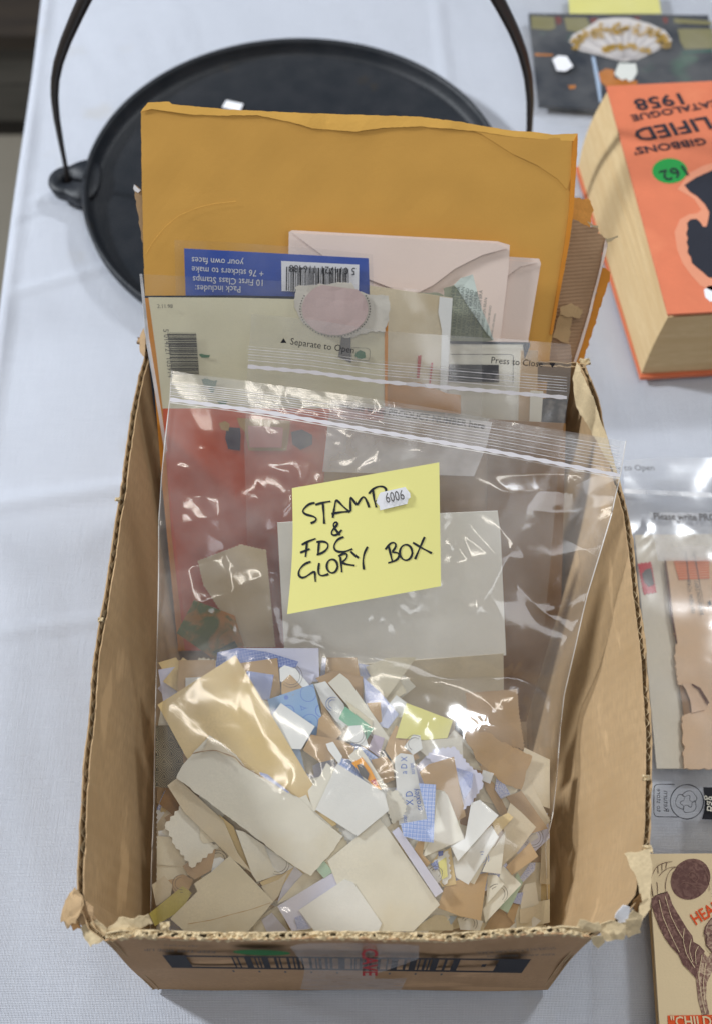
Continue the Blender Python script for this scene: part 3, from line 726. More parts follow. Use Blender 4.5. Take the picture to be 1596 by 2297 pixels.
lettering('1958', zr(1362, 664), zr(1028, 712), FT, Ms, book, bold=True, hk=.85)
lettering('CATALOGUE', zr(1640, 708), zr(1010, 822), FT, Ms, book, bold=True, hk=.78)
lettering('SIMPLIFIED', zr(1960, 760), zr(1025, 925), FT, Ms, book, bold=True, hk=.85)
lettering("STANLEY GIBBONS'", zr(2060, 905), zr(1025, 1055), FT, Ms, book, bold=True, hk=.78)
halo = [(1290, 1420), (1330, 1370), (1420, 1290), (1596, 1170), (1700, 1120), (1700, 2700), (1596, 2750), (1500, 2690), (1440, 2560), (1330, 2380), (1290, 2200), (1290, 2000), (1340, 1880), (1420, 1840), (1500, 1830), (1560, 1800), (1480, 1720), (1380, 1540)]
hal = [z7b((x-0), y) for x, y in []]
sil_halo = [(1519, 424), (1545, 388), (1575, 372), (1640, 352), (1640, 655), (1596, 652), (1570, 640), (1548, 615), (1530, 590), (1518, 560), (1512, 520), (1524, 492), (1545, 480), (1563, 478), (1572, 470), (1556, 446), (1530, 430)]
sheet('cover_print', [PS(x, y, FT) for x, y in sil_halo], M_pale, parent=book, thick=.0001, step=.01)
sil = [(1534, 415), (1560, 398), (1596, 382), (1650, 362), (1650, 640), (1610, 625), (1588, 622), (1575, 610), (1562, 600), (1551, 590), (1549, 578), (1541, 566), (1543, 554), (1539, 544), (1542, 534), (1538, 524), (1542, 512), (1540, 500), (1548, 492), (1561, 491), (1568, 497), (1576, 509), (1584, 508), (1588, 490), (1590, 476), (1580, 458), (1562, 440), (1546, 430)]
sheet('cover_print', [PS(x, y, FT)+Vector((0, 0, .0003)) for x, y in sil], Ms, parent=book, thick=.0001, step=.01)
gc = []
for k in range(36): a = k*math.pi/18; gc.append(zr(1295+125*math.cos(a), 1215+89*math.sin(a)))
o = sheet('green_sticker', [PS(x, y, FT) for x, y in gc], paper('green_label', (30, 150, 66), var=.04, rough=.5), thick=.0002, step=.01); setp(o, 'round green sticker numbered 162 on the orange book cover', 'sticker')
lettering('162', zr(1385, 1180), zr(1215, 1222), FT, Ms, o, off=.0006, hk=1.0)
o = sheet('price_sticker', [PS(x, y, FT) for x, y in [(1578, 650), (1588, 641), (1640, 636), (1645, 668), (1592, 676), (1581, 666)]], M_stick, thick=.0002, step=.01); setp(o, 'white price sticker cut by the photo edge, on the orange book cover', 'sticker')
# zip bag with old envelopes
ev = lambda z, pts: [PS(x, y, flat(z)) for x, y in pts]
env = thing('cream_cover', 'long cream envelope with a red stamp inside the zip bag right of the box', 'envelope', PZ(1500, 1500, 0))
sheet('envelope_body', ev(.003, [z7(262, 650), z7(1000, 640), z7(1000, 2440), z7(430, 2440)]), paper('cream_cover_paper', (226, 216, 196), var=.04), parent=env, thick=.0012, step=.02)
sheet('postage_stamp', ev(.0036, [z7(285, 870), z7(388, 858), z7(428, 1092), z7(330, 1106)]), paper('red_stamp', (205, 54, 66), var=.06), parent=env, thick=.0002, step=.004, serr=.0011)
sheet('stamp_print', ev(.0041, [z7(*p) for p in [(318, 950), (345, 915), (385, 905), (398, 960), (410, 1030), (370, 1045), (335, 1010)]]), M_grey, parent=env, thick=.0001, step=.005)
pe = thing('peach_cover', 'peach coloured torn old envelope with orange postmark beside the cream one', 'envelope', PZ(1560, 1500, .004))
M_peach = paper('peach_paper', (228, 194, 158), var=.05)
sheet('envelope_body', ev(.0065, [z7(*p) for p in [(495, 835), (1100, 820), (1100, 2440), (640, 2440), (625, 2040), (720, 2000), (700, 1900), (650, 1800), (590, 1795), (570, 1600), (582, 1480), (545, 1250), (520, 1020)]]), M_peach, parent=pe, thick=.0015, step=.008, rag=.0008)
sheet('torn_edge', ev(.0072, [z7(*p) for p in [(487, 835), (500, 838), (528, 1020), (552, 1250), (590, 1480), (580, 1480), (535, 1250), (510, 1020)]]), paper('old_brown_edge', (110, 70, 52), var=.2), parent=pe, thick=.0003, step=.006)
sheet('torn_flap', ev(.0078, [z7(*p) for p in [(622, 1790), (700, 1792), (760, 1830), (828, 1935), (800, 1990), (700, 2012), (690, 1920), (650, 1830)]]), paper('flap_paper', (226, 192, 160), var=.06), parent=pe, thick=.0004, step=.006, disp=crumple(.0006, 90))
sheet('torn_edge', ev(.0085, [z7(*p) for p in [(700, 1788), (765, 1822), (834, 1935), (818, 1950), (752, 1838), (700, 1800)]]), paper('old_brown_edge', (110, 70, 52)), parent=pe, thick=.0002, step=.006)
sheet('inner_page', ev(.0060, [z7(*p) for p in [(600, 1770), (720, 1770), (720, 2060), (640, 2060)]]), M_dbrown, parent=pe, thick=.0003, step=.01)
pm = pattern('postmark_orange', 'lines', (226, 120, 74), (232, 180, 142), .9)
sheet('postmark', ev(.0071, [z7(*p) for p in [(560, 850), (832, 840), (836, 985), (600, 995)]]), pm, parent=pe, thick=.0001, step=.01)
for a, b_ in (((712, 780), (728, 780)), ((650, 780), (664, 780))):
    sheet('ruled_line', ev(.0075, [z7(a[0], a[1]), z7(b_[0]-8, b_[1]), z7(b_[0]+76, 1260), z7(a[0]+92, 1260)]) if a[0] > 700 else ev(.0075, [z7(650, 780), z7(656, 780), z7(680, 1000), z7(674, 1000)]), M_grey, parent=pe, thick=.0001, step=.02)
for s_, a, b_ in (('BRANDON DEPT', (790, 1262), (745, 1000)), ('101 NEW YORK', (725, 1250), (690, 995))):
    lettering(s_, z7(*a), z7(*b_), flat(.0076), M_grey, pe, 'postal_lettering')
sheet('postmark', ev(.0078, [z7(*p) for p in [(820, 1165), (842, 1150), (850, 1185), (830, 1190)]]), M_ink, parent=pe, thick=.0001, step=.01)
bg = thing('zip_bag', 'clear resealable zip bag of old covers lying on the table right of the box', 'plastic bag', PZ(1550, 1450, 0))
o = bag_sheet('bag_film', [(1396, 1032), (1500, 1026), (1720, 1030), (1720, 1920), (1440, 1900), (1420, 1500)], .0105, M_film2, 11, .0022, 18, .004, bg)
bag_sheet('zip_strip', [(1398, 1096), (1470, 1100), (1700, 1112), (1700, 1122), (1470, 1110), (1398, 1106)], .0150, M_zip, 12, .0006, 30, .004, bg)
bag_sheet('write_on_panel', [z7(370, 480), z7(1100, 480), z7(1100, 850), z7(440, 850), z7(400, 640)], .0095, M_panel, 13, .0004, 30, .006, bg)
lettering('Please write PRODUCT NUMBER here', z7(410, 535), z7(1500, 555), flat(.0125), M_grey, bg, 'printed_text', bold=True, hk=1.3)
lettering('Separate to Open', z7(-70, 160), z7(412, 158), flat(.0145), M_grey, bg, 'printed_text', hk=1.1)
FB = flat(.0150)
def lab(pts, mat, name='recycling_mark', off=0): return sheet(name, ev(.0138+off, [z8(*p) for p in pts]), mat, parent=bg, thick=.0001, step=.01)
def frame(pts, wd):
    q = pts+[pts[0]]
    return [q]
ribbon('label_outline', [[z8(*p) for p in [(620, 292), (460, 292), (447, 300), (445, 430), (445, 550), (456, 563), (640, 566), (660, 566)]]], flat(.0145), 1.8, M_ink, bg)
ribbon('recycling_ring', [[z8(722+140*math.cos(t*math.pi/24), 438+146*math.sin(t*math.pi/24)) for t in range(49)]], flat(.0145), 2.2, M_ink, bg)
def arrow(rot):
    pts = [(-60, -38), (-25, -98), (30, -98), (52, -60), (78, -72), (62, -8), (0, -22), (22, -38), (6, -64), (-8, -64), (-30, -22), (-60, -38)]
    return [z8(722+p[0]*math.cos(rot)-p[1]*math.sin(rot), 438+(p[0]*math.sin(rot)+p[1]*math.cos(rot))) for p in pts]
ribbon('recycling_arrows', [arrow(k*2*math.pi/3+.35) for k in range(3)], flat(.0145), 1.4, M_ink, bg)
a = [(860, 312), (1400, 330), (1400, 600), (850, 582), (870, 500), (874, 440), (868, 370)]
lab(a, M_ink, 'black_band')
# flipped lettering, seen through the back of the bag
lettering('Return', z8(528, 515), z8(528, 345), flat(.0150), M_ink, bg, 'printed_text', mirror=True, hk=1.0)
lettering('to store', z8(470, 520), z8(470, 325), flat(.0150), M_ink, bg, 'printed_text', mirror=True, hk=1.0)
lettering('Bag', z8(890, 512), z8(890, 385), flat(.0152), M_offw, bg, 'printed_text', mirror=True, hk=1.0)
# stack of health cards in a clear bag
M_card = paper('card_cream', (226, 204, 164), var=.06); M_sep = pattern('sepia_print', 'collage', (106, 74, 68), (148, 114, 102), 5); M_sep2 = pattern('sepia_light', 'collage', (138, 104, 92), (208, 184, 156), 6); M_ored = paper('orange_red_print', (228, 88, 42), var=.08)
hs = thing('card_stack', 'stack of cream souvenir cards with a sepia drawing of a hand holding a ball', 'card stack', PZ(1540, 2150, 0))
for k in range(5):
    t = k/4; dx = -28*(1-t)
    q = [z8(400+dx, 872), z8(1500, 866), z8(1500, 2700), z8(520+dx, 2700)]
    if k < 4: q = [z8(392+dx*.4, 890), z8(1500, 886), z8(1500, 2700), z8(508+dx*.3+0, 2700)]
    sheet('card', ev(.003+.0042*k, q), M_card if k == 4 else paper('card_edge', (206, 168, 116), var=.1), parent=hs, thick=.0024, step=.03)
ZC = .0201
def pc_(pts, mat, off=0, nm='printed_figure', **k): return sheet(nm, ev(ZC+off, [z8(*p) for p in pts]), mat, parent=hs, thick=.0001, step=.006, **k)
pc_([(755+165*math.cos(t)*1.0-20*math.sin(t), 1085+172*math.sin(t)) for t in [k*math.pi/20 for k in range(40)]], M_sep, 0, 'printed_ball')
ribbon('print_line', [[z8(670, 1130), z8(700, 1105), z8(740, 1115), z8(790, 1150), z8(850, 1155)], [z8(735, 1050), z8(765, 1010), z8(830, 1070), z8(800, 1120), z8(735, 1050)], [z8(770, 925), z8(850, 965), z8(900, 1050), z8(915, 1180)]], flat(ZC+.0002), 1.2, M_sep2, hs)
pc_([(440, 1225), (420, 1100), (430, 1050), (470, 980), (510, 955), (560, 945), (600, 935), (635, 985), (620, 1010), (570, 1060), (545, 1110), (540, 1180), (545, 1200)], M_card, .0003)
ribbon('print_line', [[z8(*p) for p in q] for q in ([(440, 1225), (420, 1100), (430, 1050), (470, 980), (510, 955), (560, 945), (600, 938)], [(635, 985), (590, 1000), (560, 1050), (545, 1110), (540, 1180), (552, 1205)], [(485, 1040), (475, 1000), (480, 975)], [(515, 1015), (510, 980), (515, 955)], [(548, 1000), (545, 970), (555, 945)], [(490, 1060), (520, 1020), (580, 985), (635, 985)], [(470, 1110), (480, 1170), (475, 1210)])], flat(ZC+.0004), 1.3, M_sep, hs)
pc_([(423, 1250), (480, 1210), (560, 1187), (580, 1225), (600, 1290), (640, 1360), (680, 1425), (725, 1500), (770, 1560), (780, 1610), (830, 1640), (875, 1690), (850, 1750), (825, 1830), (800, 1915), (740, 1850), (690, 1800), (655, 1720), (590, 1650), (540, 1580), (490, 1480), (450, 1370), (430, 1310)], M_sep, .0003)
pc_([(800, 1920), (815, 1830), (860, 1700), (900, 1740), (935, 1700), (1100, 1650), (1100, 1900), (935, 1860), (890, 1960), (885, 2080), (912, 2215), (855, 2230), (820, 2100)], M_sep2, .0002)
ribbon('print_line', [[z8(*p) for p in q] for q in ([(490, 1260), (520, 1400), (590, 1560), (660, 1700)], [(540, 1230), (590, 1400), (650, 1520), (700, 1600)], [(700, 1500), (690, 1600), (720, 1720), (790, 1830)], [(760, 1590), (740, 1680), (770, 1780)], [(820, 1650), (790, 1700), (800, 1800)], [(850, 1720), (820, 1900), (850, 2100), (880, 2215)], [(880, 1790), (860, 1950), (870, 2100)])], flat(ZC+.0006), 1.3, M_card, hs)
pc_([(868, 1545), (880, 1480), (920, 1420), (980, 1380), (1100, 1400), (1100, 1650), (935, 1700), (885, 1640)], M_sep2, .0002)
ribbon('print_line', [[z8(*p) for p in q] for q in ([(868, 1545), (880, 1480), (920, 1420), (980, 1380)], [(868, 1545), (895, 1540), (885, 1640), (935, 1700)], [(900, 1480), (935, 1470)], [(905, 1560), (940, 1550)])], flat(ZC+.0005), 2.2, M_sep, hs)
lettering('HEALTH', z8(800, 1470), z8(1130, 1275), flat(ZC), M_ored, hs, 'printed_title', bold=True, hk=1.15)
pc_([(563, 2230), (1100, 2222), (1100, 2420), (572, 2420)], M_ored, .0002, 'printed_banner')
lettering('"CHILDREN', z8(595, 2325), z8(1130, 2320), flat(ZC+.0004), M_card, hs, 'printed_title', bold=True, hk=1.1)
cb = thing('clear_bag', 'clear plastic bag around the stack of souvenir cards', 'plastic bag', PZ(1480, 2150, 0))
sheet('bag_film', [PZ(x, y, z) for x, y, z in [(1326, 2128, .002), (1345, 2100, .003), (1420, 2040, .004), (1440, 1900, .020), (1445, 1865, .022), (1640, 1860, .023), (1640, 2420, .023), (1478, 2420, .0215), (1440, 2420, .012), (1330, 2420, .002)]], M_film3, parent=cb, thick=.00008, step=.004, disp=lambda p: .0016*abs(noise.noise(Vector((p.x*70, p.y*9, 4))))+.001*noise.noise(p*40))
def tri(t): t = t-math.floor(t); return 4*abs(t-.5)-1
FD = [(.4, 15, .35), (1.9, 11, .8), (2.7, 21, .1), (1.1, 27, .6), (.1, 37, .2)]
def creased(p, sc_, s):
    """long connected folds with flat facets between them"""
    wx_ = p.x+.012*noise.noise(Vector((p.x*14+s, p.y*14, 1))); wy_ = p.y+.012*noise.noise(Vector((p.x*14, p.y*14+s, 7))); v = 0
    for k, (an, fq, ph) in enumerate(FD):
        m_ = max(0, min(1, .5+1.6*noise.noise(Vector((p.x*9+k*7+s, p.y*9, k*3.3)))))
        v += m_*tri((wx_*math.cos(an+s*.3)+wy_*math.sin(an+s*.3))*fq+ph)*(15/fq)
    return .5+.5*v
# ---------------------------------------------------------------- tall envelopes leaning on the back wall
zA = lambda x, y: (x*.5, y*.5)                     # top left detail
zB = lambda x, y: (798+x*.5, y*.5)
z3 = lambda x, y: (280.4+x/2.846, 476.7+y/2.846)
z4 = lambda x, y: (785.1+x/2.587, 476.7+y/2.587)
z5 = lambda x, y: (280.4+x/2.846, 1009.4+y/2.846)
z6s = lambda x, y: (785.1+x/2.587, 1009.4+y/2.587)
zE = lambda x, y: (869.2+x/3.162, 701+y/3.162)
z9 = lambda x, y: (1233.9+x/4.405, 448.6+y/4.405)
def card_(name, label, cat, pts, c, mat, s=1.033, **k):
    o = psheet(name, pts, lean(c, s), mat, **k)
    if label: setp(o, label, cat)
    return o
# things standing behind the manila envelope, right side
o = card_('brown_envelope', 'orange brown envelope with torn top corner behind the big manila envelope', 'envelope', [z9(150, -60), z9(340, -10), z9(395, 5), z9(430, 100), z9(400, 215), z9(380, 330), z9(300, 900), z9(60, 900)], .331, M_manila2, rag=.0012, thick=.0006, disp=crumple(.0012, 40, 3), step=.005)
kp = thing('padded_envelope', 'torn brown ribbed paper parcel wrapper squeezed in at the right', 'parcel', PS(1290, 800, lean(.322)))
M_rib = paper('ribbed_kraft', (176, 142, 110), var=.1, bump=.25)
nt = M_rib.node_tree; wv = N(nt, 'ShaderNodeTexWave', wave_type='BANDS', bands_direction='Y'); wv.inputs['Scale'].default_value = 150; wv.inputs['Distortion'].default_value = 1
nt.links.new(coords(nt, True), wv.inputs['Vector']); bq = [x for x in nt.nodes if x.bl_idname == 'ShaderNodeBump'][0]; nt.links.new(wv.outputs['Fac'], bq.inputs['Height']); bq.inputs['Distance'].default_value = .0005
card_('wrapper', None, None, [z9(110, 200), z9(230, 190), z9(330, 240), z9(460, 265), z9(470, 330), z9(560, 385), z9(540, 440), z9(500, 640), z9(460, 820), z9(385, 1110), z9(300, 1400), z9(250, 1560), z9(170, 1800), z9(-150, 1900), z9(-100, 700)], .322, M_rib, rag=.0016, thick=.0014, parent=kp, disp=crumple(.003, 26, 5), step=.004)
card_('wrapper_edge', None, None, [z9(548, 385), z9(565, 440), z9(512, 640), z9(470, 820), z9(400, 1110), z9(320, 1400), z9(255, 1600), z9(190, 1760), z9(170, 1800), z9(240, 1560), z9(290, 1400), z9(375, 1110), z9(448, 820), z9(490, 640), z9(530, 440)], .319, M_pink, thick=.001, parent=kp, disp=crumple(.003, 26, 5), step=.004)
card_('torn_fibre', None, None, [z9(545, 380), z9(600, 372), z9(662, 350), z9(668, 368), z9(610, 400), z9(560, 420)], .318, M_flute, rag=.001, thick=.0005, parent=kp)
card_('torn_fibre', None, None, [z9(360, 205), z9(400, 230), z9(470, 250), z9(470, 275), z9(430, 268), z9(380, 235)], .317, M_flute, rag=.001, thick=.0005, parent=kp)
card_('torn_tab', None, None, [z9(90, 1060), z9(210, 1020), z9(240, 1045), z9(318, 1085), z9(290, 1170), z9(90, 1130)], .314, M_tan, rag=.0008, thick=.0006, parent=kp, disp=crumple(.001, 60))
card_('torn_tab', None, None, [z9(85, 1120), z9(215, 1150), z9(180, 1420), z9(20, 1360)], .3155, M_tan, rag=.0008, thick=.0006, parent=kp, disp=crumple(.001, 60))
o = card_('orange_envelope', 'narrow orange manila envelope edge showing right of the ribbed parcel paper', 'envelope', [z9(515, 665), z9(592, 712), z9(585, 800), z9(550, 880), z9(470, 1130), z9(340, 1540), z9(290, 1700), z9(240, 1760), z9(150, 1650), z9(300, 1100)], .3255, M_orange, rag=.0006, thick=.0012, disp=crumple(.0008, 40, 2), step=.005)
o = card_('cardboard_sheet', 'brown card corner with a white torn tip left of the manila envelope', 'card', [(300, 424), (303, 414), (322, 430), (340, 520), (345, 700), (322, 560)], .318, M_brown, rag=.0005, thick=.001)
card_('torn_tip', None, None, [(299, 422), (301, 413), (316, 426), (310, 432), (302, 428)], .317, M_stick, thick=.0003, rag=.0006, parent=o)
# big manila envelope
mt = [zA(632, 500), zA(664, 459), zA(760, 455), zA(772, 466), zA(1000, 488), zA(1350, 506), zB(0, 513), zB(280, 522), zB(470, 545), zB(560, 563), zB(700, 585), zB(790, 590), zB(880, 603), zB(992, 598), zB(992, 640), zB(975, 940), zB(955, 1090), zB(880, 1500), (1232, 800), (1200, 1120), (352, 1120), (323, 620), (318, 400)]
me_ = thing('manila_envelope', 'large golden manila envelope standing tallest against the back of the box', 'envelope', PS(780, 900, lean(.31)))
def mdisp(p):
    d = .0009*noise.noise(p*9)+.0003*noise.noise(p*50)
    return d
card_('envelope_body', None, None, mt, .31, M_manila, thick=.0008, rag=.0002, parent=me_, disp=mdisp, step=.005)
def creasestrip(pts, wpx, off, mat, nm='crease'): ribbon(nm, [pts], (lambda x, y: lean(.31)(x, y)+mdisp(Vector((x, y, lean(.31)(x, y))))+off), wpx, mat, me_)
M_manl = paper('manila_light', (240, 186, 92), rough=.6, var=.06); M_mand = paper('manila_edge', (226, 146, 48), rough=.6, var=.12)
# turned-over top hem
hem = [zA(632, 500), zA(664, 459), zA(760, 455), zA(772, 466), zA(1000, 488), zA(1350, 506), zB(0, 513), zB(280, 522), zB(470, 545), zB(560, 563), zB(700, 585), zB(790, 590), zB(880, 603), zB(992, 598), zB(990, 632), zB(880, 628), zB(700, 612), zB(560, 590), zB(440, 578), zB(280, 566), zB(120, 572), zB(0, 590), zA(1400, 575), zA(1300, 545), zA(1150, 515), zA(980, 518), zA(850, 512), zA(770, 500), zA(680, 488)]
sheet('top_hem', [PS(x, y, lean(.3092)) for x, y in hem], M_manl, parent=me_, thick=.0002, step=.004, rag=.0002, disp=lambda p: mdisp(p)+.0003*noise.noise(p*90))
sheet('side_hem', [PS(x, y, lean(.3086)) for x, y in [zB(992, 600), zB(992, 640), zB(975, 940), zB(955, 1090), zB(880, 1500), zB(868, 1500), zB(935, 1090), zB(955, 940), zB(970, 640)]], M_mand, parent=me_, thick=.0004, step=.005, disp=mdisp)
sheet('flap_crease', [PS(x, y, lean(.3094)) for x, y in [zB(440, 556), zB(560, 572), zB(700, 600), zB(880, 616), zB(968, 622), zB(962, 800), zB(945, 850), zB(900, 800), zB(810, 740), zB(700, 690), zB(560, 600)]], M_manila, parent=me_, thick=.0003, step=.005, disp=mdisp)
ribbon('crease', [[zA(1060, 0+905), zA(960, 915), zA(880, 935), zA(800, 970), zA(740, 1020), zA(690, 1080), zA(655, 1140)]], lambda x, y: lean(.3090)(x, y)+mdisp(Vector((x, y, lean(.31)(x, y)))), 1.3, M_manl, me_)
# blush envelopes
def envel(name, label, pts, c, mat, flap=None):
    t = thing(name, label, 'envelope', PS(*pts[-1], lean(c)))
    card_('envelope_body', None, None, pts, c, mat, thick=.001, parent=t, step=.01, disp=crumple(.0003, 18, c*50))
    if flap: card_('envelope_flap', None, None, flap, c-.0016, mat, thick=.0004, parent=t, step=.008, disp=crumple(.0003, 18, c*50))
    return t
envel('blush_envelope', 'smaller pale pink envelope, its right end showing behind the larger pink one', [(1085, 572), (1208, 580), (1212, 590), (1184, 760), (1170, 1000), (1040, 1000)], .300, M_pink, [(1100, 582), (1205, 588), (1165, 598), (1135, 620), (1100, 650)])
envel('blush_envelope', 'larger pale pink envelope standing in front of the manila envelope, flap side out', [(648, 520), (655, 516), (1115, 541), (1142, 549), (1140, 600), (1128, 700), (1100, 960), (640, 960)], .296, M_pink, [(655, 522), (1110, 545), (1138, 556), (1080, 572), (1020, 602), (970, 640), (940, 655), (900, 655), (760, 600)])
# patterned tissue scrap
tis = thing('patterned_tissue', 'curled grey green envelope scrap printed with rows of repeated words', 'paper scrap', PS(1060, 700, lean(.288)))
M_tis = paper('tissue_grey', (160, 164, 144), var=.08); M_tis2 = paper('tissue_light', (206, 216, 208), var=.04); M_tisi = paper('tissue_ink', (104, 112, 108), var=.1, bump=0)
card_('scrap_body', None, None, [z4(540, 440), z4(600, 420), z4(640, 400), z4(790, 640), z4(830, 740), z4(600, 800), z4(560, 700)], .2850, M_tis, parent=tis, thick=.0003, disp=crumple(.0012, 50), step=.004, rag=.0004)
card_('scrap_fold', None, None, [z4(600, 420), z4(640, 380), z4(710, 358), z4(735, 460), z4(762, 560), z4(800, 650), z4(832, 745), z4(790, 700), z4(700, 570), z4(625, 450)], .2832, M_tis2, parent=tis, thick=.0003, disp=crumple(.0012, 50), step=.004)
card_('scrap_edge', None, None, [z4(400, 465), z4(500, 462), z4(540, 478), z4(540, 492), z4(470, 488)], .287, M_tis, parent=tis, thick=.0003, step=.004, rag=.0005)
for k in range(10):
    x = 570+k*27; y = 470+k*6 if k < 4 else 395+k*34
    y0 = max(430, 440+(k-3)*8) if k < 6 else 450+(k-6)*45
    lettering(('LION BRAND ' * 4)[k % 5:k % 5+18], z4(x+8, 725), z4(x+40-k, y0), lean(.2815), M_tisi, tis, 'printed_words', hk=1.1)
# blue sticker pack in its own sleeve
bl = thing('blue_sticker_pack', 'royal blue stamp pack card with upside down white text and barcode label', 'card', PS(620, 640, lean(.283)))
B9 = lean(.2815)
card_('card_body', None, None, [(413, 557), (826, 579), (832, 760), (420, 760)], .283, M_blue, parent=bl, thick=.0012, step=.02)
Mw = M_stick
for s_, a, b_ in (('Pack includes:', (738, 470), (450, 462)), ('10 First Class Stamps', (880, 428), (435, 405)), ('+ 76 stickers to make', (885, 370), (428, 342)), ('your own faces', (758, 302), (428, 282))):
    lettering(s_, z3(*a), z3(*b_), B9, M_white, bl, 'printed_text', hk=1.1)
def S(name, pts, c, mat, par, off=.0, **k): return sheet(name, [PS(x, y, lean(c)) for x, y in pts], mat, parent=par, thick=.0001, step=k.pop('step', .01), **k)
S('barcode_label', [z3(998, 308), z3(1493, 332), z3(1490, 520), z3(1000, 500)], .2814, M_stick, bl)
q = [(*z3(1030, 348), 0), (*z3(1435, 362), 0), (*z3(1435, 520), 0), (*z3(1028, 500), 0)]
barcode(q, lean(.2808), M_ink, bl, 34, seed=5)
lettering('5 014721 116488', z3(1470, 352), z3(1050, 333), lean(.2808), M_ink, bl, 'barcode_digits', hk=1.1)
o = card_('clear_sleeve', 'clear sleeve around the blue sticker pack', 'plastic sleeve', [(391, 538), (500, 542), (700, 556), (835, 570), (840, 760), (398, 760)], .2795, M_film3, thick=.00008, step=.005, disp=crumple(.0009, 40, 8))
# cream envelope with rounded strip
envel('cream_envelope', 'pale cream envelope right of the cream pack, lighter strip along its right end', [(828, 640), (1014, 668), (1012, 690), (1000, 900), (990, 1000), (835, 1000)], .279, M_ivory)
o = bpy.data.objects['cream_envelope']; S('light_strip', [(985, 665), (1014, 669), (1000, 900), (985, 900), (990, 740), (982, 700)], .2765, M_white, o)
S('red_print', [z4(392, 830), z4(412, 828), z4(400, 960), z4(384, 960)], .2765, M_redink, o); S('red_print', [z4(468, 870), z4(480, 870), z4(465, 1000), z4(455, 1000)], .2765, M_redink, o)
# photo print and beige papers behind bag two
ph = thing('photo_print', 'white bordered card with a dark photograph, seen through the middle zip bag', 'photograph', PS(1100, 900, lean(.281)))
S('card_body', [z4(575, 752), z4(1020, 758), z4(1005, 1250), z4(560, 1250)], .281, M_offw, ph, step=.02)
S('dark_band', [z4(575, 745), z4(1040, 752), z4(1042, 775), z4(1010, 850), z4(1000, 765), z4(578, 762)], .2795, M_navy, ph)
M_dph, nt, b = nmat('dark_photo'); co = coords(nt)
c = mixc(nt, ramp(nt, tex(nt, co, 70, 5), .5, .62), (.03, .028, .03), (.22, .20, .18)); nt.links.new(c, b.inputs['Base Color']); b.inputs['Roughness'].default_value = .35
S('photo_image', [z4(572, 880), z4(860, 884), z4(862, 985), z4(566, 980)], .2792, M_dph, ph)
ribbon('photo_border', [[z4(580, 826), z4(945, 826), z4(942, 995)]], lean(.2790), 1.6, M_grey, ph)
o = card_('beige_card', 'plain beige card standing beside the bordered photograph', 'card', [z4(990, 800), z4(1088, 800), z4(1080, 1300), z4(970, 1300)], .2800, M_tan, thick=.0008, step=.02)
o = card_('beige_card', 'pale narrow card with a dark edge line right of the beige card', 'card', [z4(1045, 1035), z4(1118, 1038), z4(1100, 1300), z4(1035, 1300)], .2780, M_offw, thick=.0008, step=.02)
o = card_('dark_photograph', 'dark brown photograph at the right end of the middle bag', 'photograph', [z4(1112, 1080), z4(1262, 1085), z4(1235, 1300), z4(1105, 1300)], .2790, M_dph, thick=.0006, step=.02)
o = card_('orange_card', 'orange tan card behind the middle zip bag, below the red printed envelope', 'card', [z4(200, 985), z4(400, 985), z4(560, 1050), z4(640, 1060), z4(640, 1170), z4(200, 1125)], .2745, paper('peach_tan', (214, 158, 96), var=.05), thick=.0006, step=.01)
# large stamp pack: cream upper part, red lower part
pk = thing('presentation_pack', 'large cream and red stamp pack with barcode dated 2.11.98 in a clear bag', 'stamp pack', PS(600, 1000, lean(.262)))
K = .262
S('pack_panel', [z3(150, 540), z3(700, 543), z3(1080, 552), z3(1670, 575), z3(1652, 1150), (862, 1010), (862, 916), (365, 916), z3(200, 900)], K, M_sage, pk, step=.02)
S('lower_panel', [(365, 916), (862, 916), (800, 1460), (415, 1460), (385, 1200)], K, M_red, pk, step=.02)
S('side_band', [z3(128, 545), z3(150, 545), z3(200, 900), z3(250, 1250), (372, 1000), (395, 1200), (420, 1460), (400, 1460), (365, 1100), z3(190, 1150), z3(150, 800)], K+.001, M_orange, pk)
S('dark_edge', [z3(112, 530), z3(700, 528), z3(1080, 535), z3(1080, 552), z3(700, 545), z3(135, 545), z3(170, 820), z3(215, 1200), z3(260, 1560), z3(240, 1600), z3(180, 1200), z3(140, 850)], K+.0015, M_navy, pk)
S('spine_band', [(862, 668), (870, 668), (868, 910), (862, 912)], K-.0005, M_orange, pk)
lettering('2.11.98', z3(208, 608), z3(306, 608), lean(K-.001), M_grey, pk, 'printed_date')
q = [(*z3(270, 770), 0), (*z3(455, 772), 0), (*z3(475, 1040), 0), (*z3(300, 1040), 0)]
qq = [q[0], q[3], q[2], q[1]]
barcode(qq, lean(K-.001), M_ink, pk, 34, seed=8)
lettering('5 014721 103914', z3(245, 745), z3(278, 1052), lean(K-.001), M_grey, pk, 'barcode_digits', hk=1.1)
M_dkg = paper('deep_green_print', (90, 130, 100), var=.3)
for a, b_, c_, d_ in ((490, 1065, 590, 1110), (530, 1120, 575, 1150), (585, 1200, 655, 1225), (470, 905, 545, 925)):
    S('green_print', [z3(a, b_), z3(c_, b_+5), z3(c_-10, d_), z3(a+20, d_)], K-.001, M_dkg, pk, rag=.0008, step=.004)
